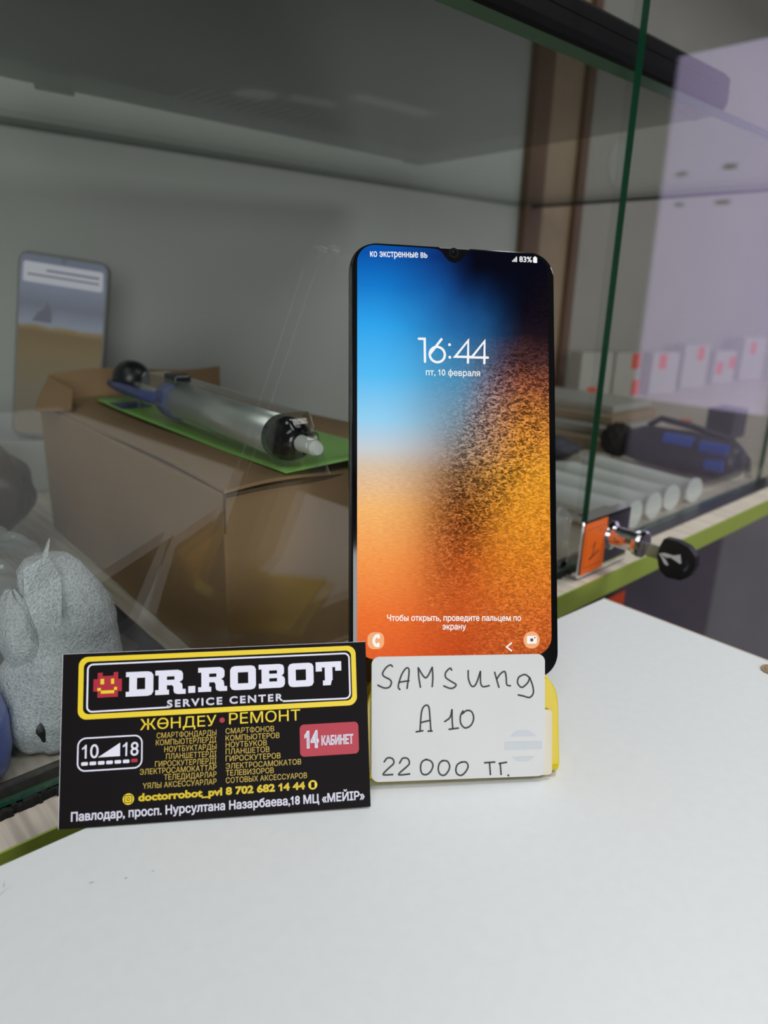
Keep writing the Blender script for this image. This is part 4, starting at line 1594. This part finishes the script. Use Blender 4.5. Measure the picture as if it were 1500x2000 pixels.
write(f, 'РЕМОНТ', 48.01, 26.6, 69.3, 26.6, 3.05, 0.04)
f.build('heading', M['c_yellow'], cb)
f = Flat(-0.00006)
f.disc(45.97, 27.9, 0.78)
f.build('dot', M['c_red'], cb)
left = [('СМАРТФОНДАРДЫ', 26.99, 23.7), ('КОМПЬЮТЕРЛЕРДІ', 26.78, 21.7), ('НОУТБУКТАРДЫ', 29.22, 19.65), ('ПЛАНШЕТТЕРДІ', 29.71, 17.6), ('ГИРОСКУТЕРЛЕРДІ', 26.58, 15.6), ('ЭЛЕКТРОСАМОКАТТАР', 22.28, 13.65), ('ТЕЛЕДИДАРЛАР', 29.17, 11.7), ('ҮЯЛЫ АКСЕССУАРЛАР', 23.15, 9.65)]
right = [('СМАРТФОНОВ', 61.37, 23.85), ('КОМПЬЮТЕРОВ', 62.96, 21.82), ('НОУТБУКОВ', 59.13, 19.87), ('ПЛАНШЕТОВ', 59.88, 17.92), ('ГИРОСКУТЕРОВ', 63.17, 15.88), ('ЭЛЕКТРОСАМОКАТОВ', 69.31, 13.72), ('ТЕЛЕВИЗОРОВ', 61.1, 11.74), ('СОТОВЫХ АКСЕССУАРОВ', 70.98, 9.65)]
f = Flat(-0.00006)
for s, x_, z_ in left:
    write(f, s, x_, z_, 44.27, z_ - 0.08, 1.5, 0.0)
f.build('services_list', M['c_ochre'], cb)
f = Flat(-0.00006)
for s, x_, z_ in right:
    write(f, s, 46.98, z_, x_, z_ - 0.05, 1.5, 0.0)
f.build('services_list', M['c_ochre'], cb)
f = Flat(-0.00006)
f.disc(19.15, 7.05, 1.6, 0, 32)
f.stroke(rrect(18.15, 20.15, 6.05, 8.05, 0.25), 0.2, True, 1, lift=-0.0001)
f.stroke([(19.15 + 0.42 * math.cos(a * math.pi / 8), 7.05 + 0.42 * math.sin(a * math.pi / 8)) for a in range(16)], 0.18, True, 1, lift=-0.0001)
f.build('picture_icon', [M['c_yellow'], M['c_black']], cb)
f = Flat(-0.00006)
f.disc(72.67, 7.49, 1.35, 0, 32)
f.poly([rrect(72.15, 73.2, 6.65, 8.35, 0.2)], 1, lift=-0.0001)
f.build('telephone_icon', [M['c_yellow'], M['c_black']], cb)
f = Flat(-0.00006)
write(f, 'doctorrobot_pvl 8 702 682 14 44', 21.95, 6.3, 70.3, 6.5, 1.95, 0.26)
f.build('contact_line', M['c_yellow'], cb)
f = Flat(-0.00006)
write(f, 'Павлодар, просп. Нурсултана Назарбаева,18 МЦ «МЕЙІР»', 3.31, 2.0, 88.25, 2.3, 2.3, 0.17)
f.build('address_line', M['c_white'], cb)
f = Flat(-0.00006)
f.poly([rrect(69.05, 86.95, 15.8, 25.25, 1.3, 8)], 0)
f.lift = -0.00013
write(f, '14', 70.45, 18.4, 74.75, 18.4, 4.75, 0.45, 1)
write(f, 'КАБИНЕТ', 75.55, 18.9, 85.3, 18.85, 2.55, 0.20, 1)
f.build('room_badge', [M['c_red'], M['c_white']], cb)
f = Flat(-0.00006)
f.stroke(rrect(4.8, 22.8, 15.7, 24.9, 2.2, 8), 0.42, True)
write(f, '10', 5.95, 19.2, 10.6, 19.2, 3.8, 0.10)
write(f, '18', 17.35, 19.25, 21.85, 19.2, 3.8, 0.10)
f.poly([[(10.41, 19.27), (16.62, 19.29), (16.62, 23.1)]])
for i in range(6):
    f.poly([rrect(5.8 + i * 2.33, 7.65 + i * 2.33, 17.2, 18.2, 0.3)])
f.poly([rrect(19.78, 21.6, 17.3, 18.3, 0.3)], 1)
f.build('opening_hours', [M['c_white'], M['c_red']], cb)
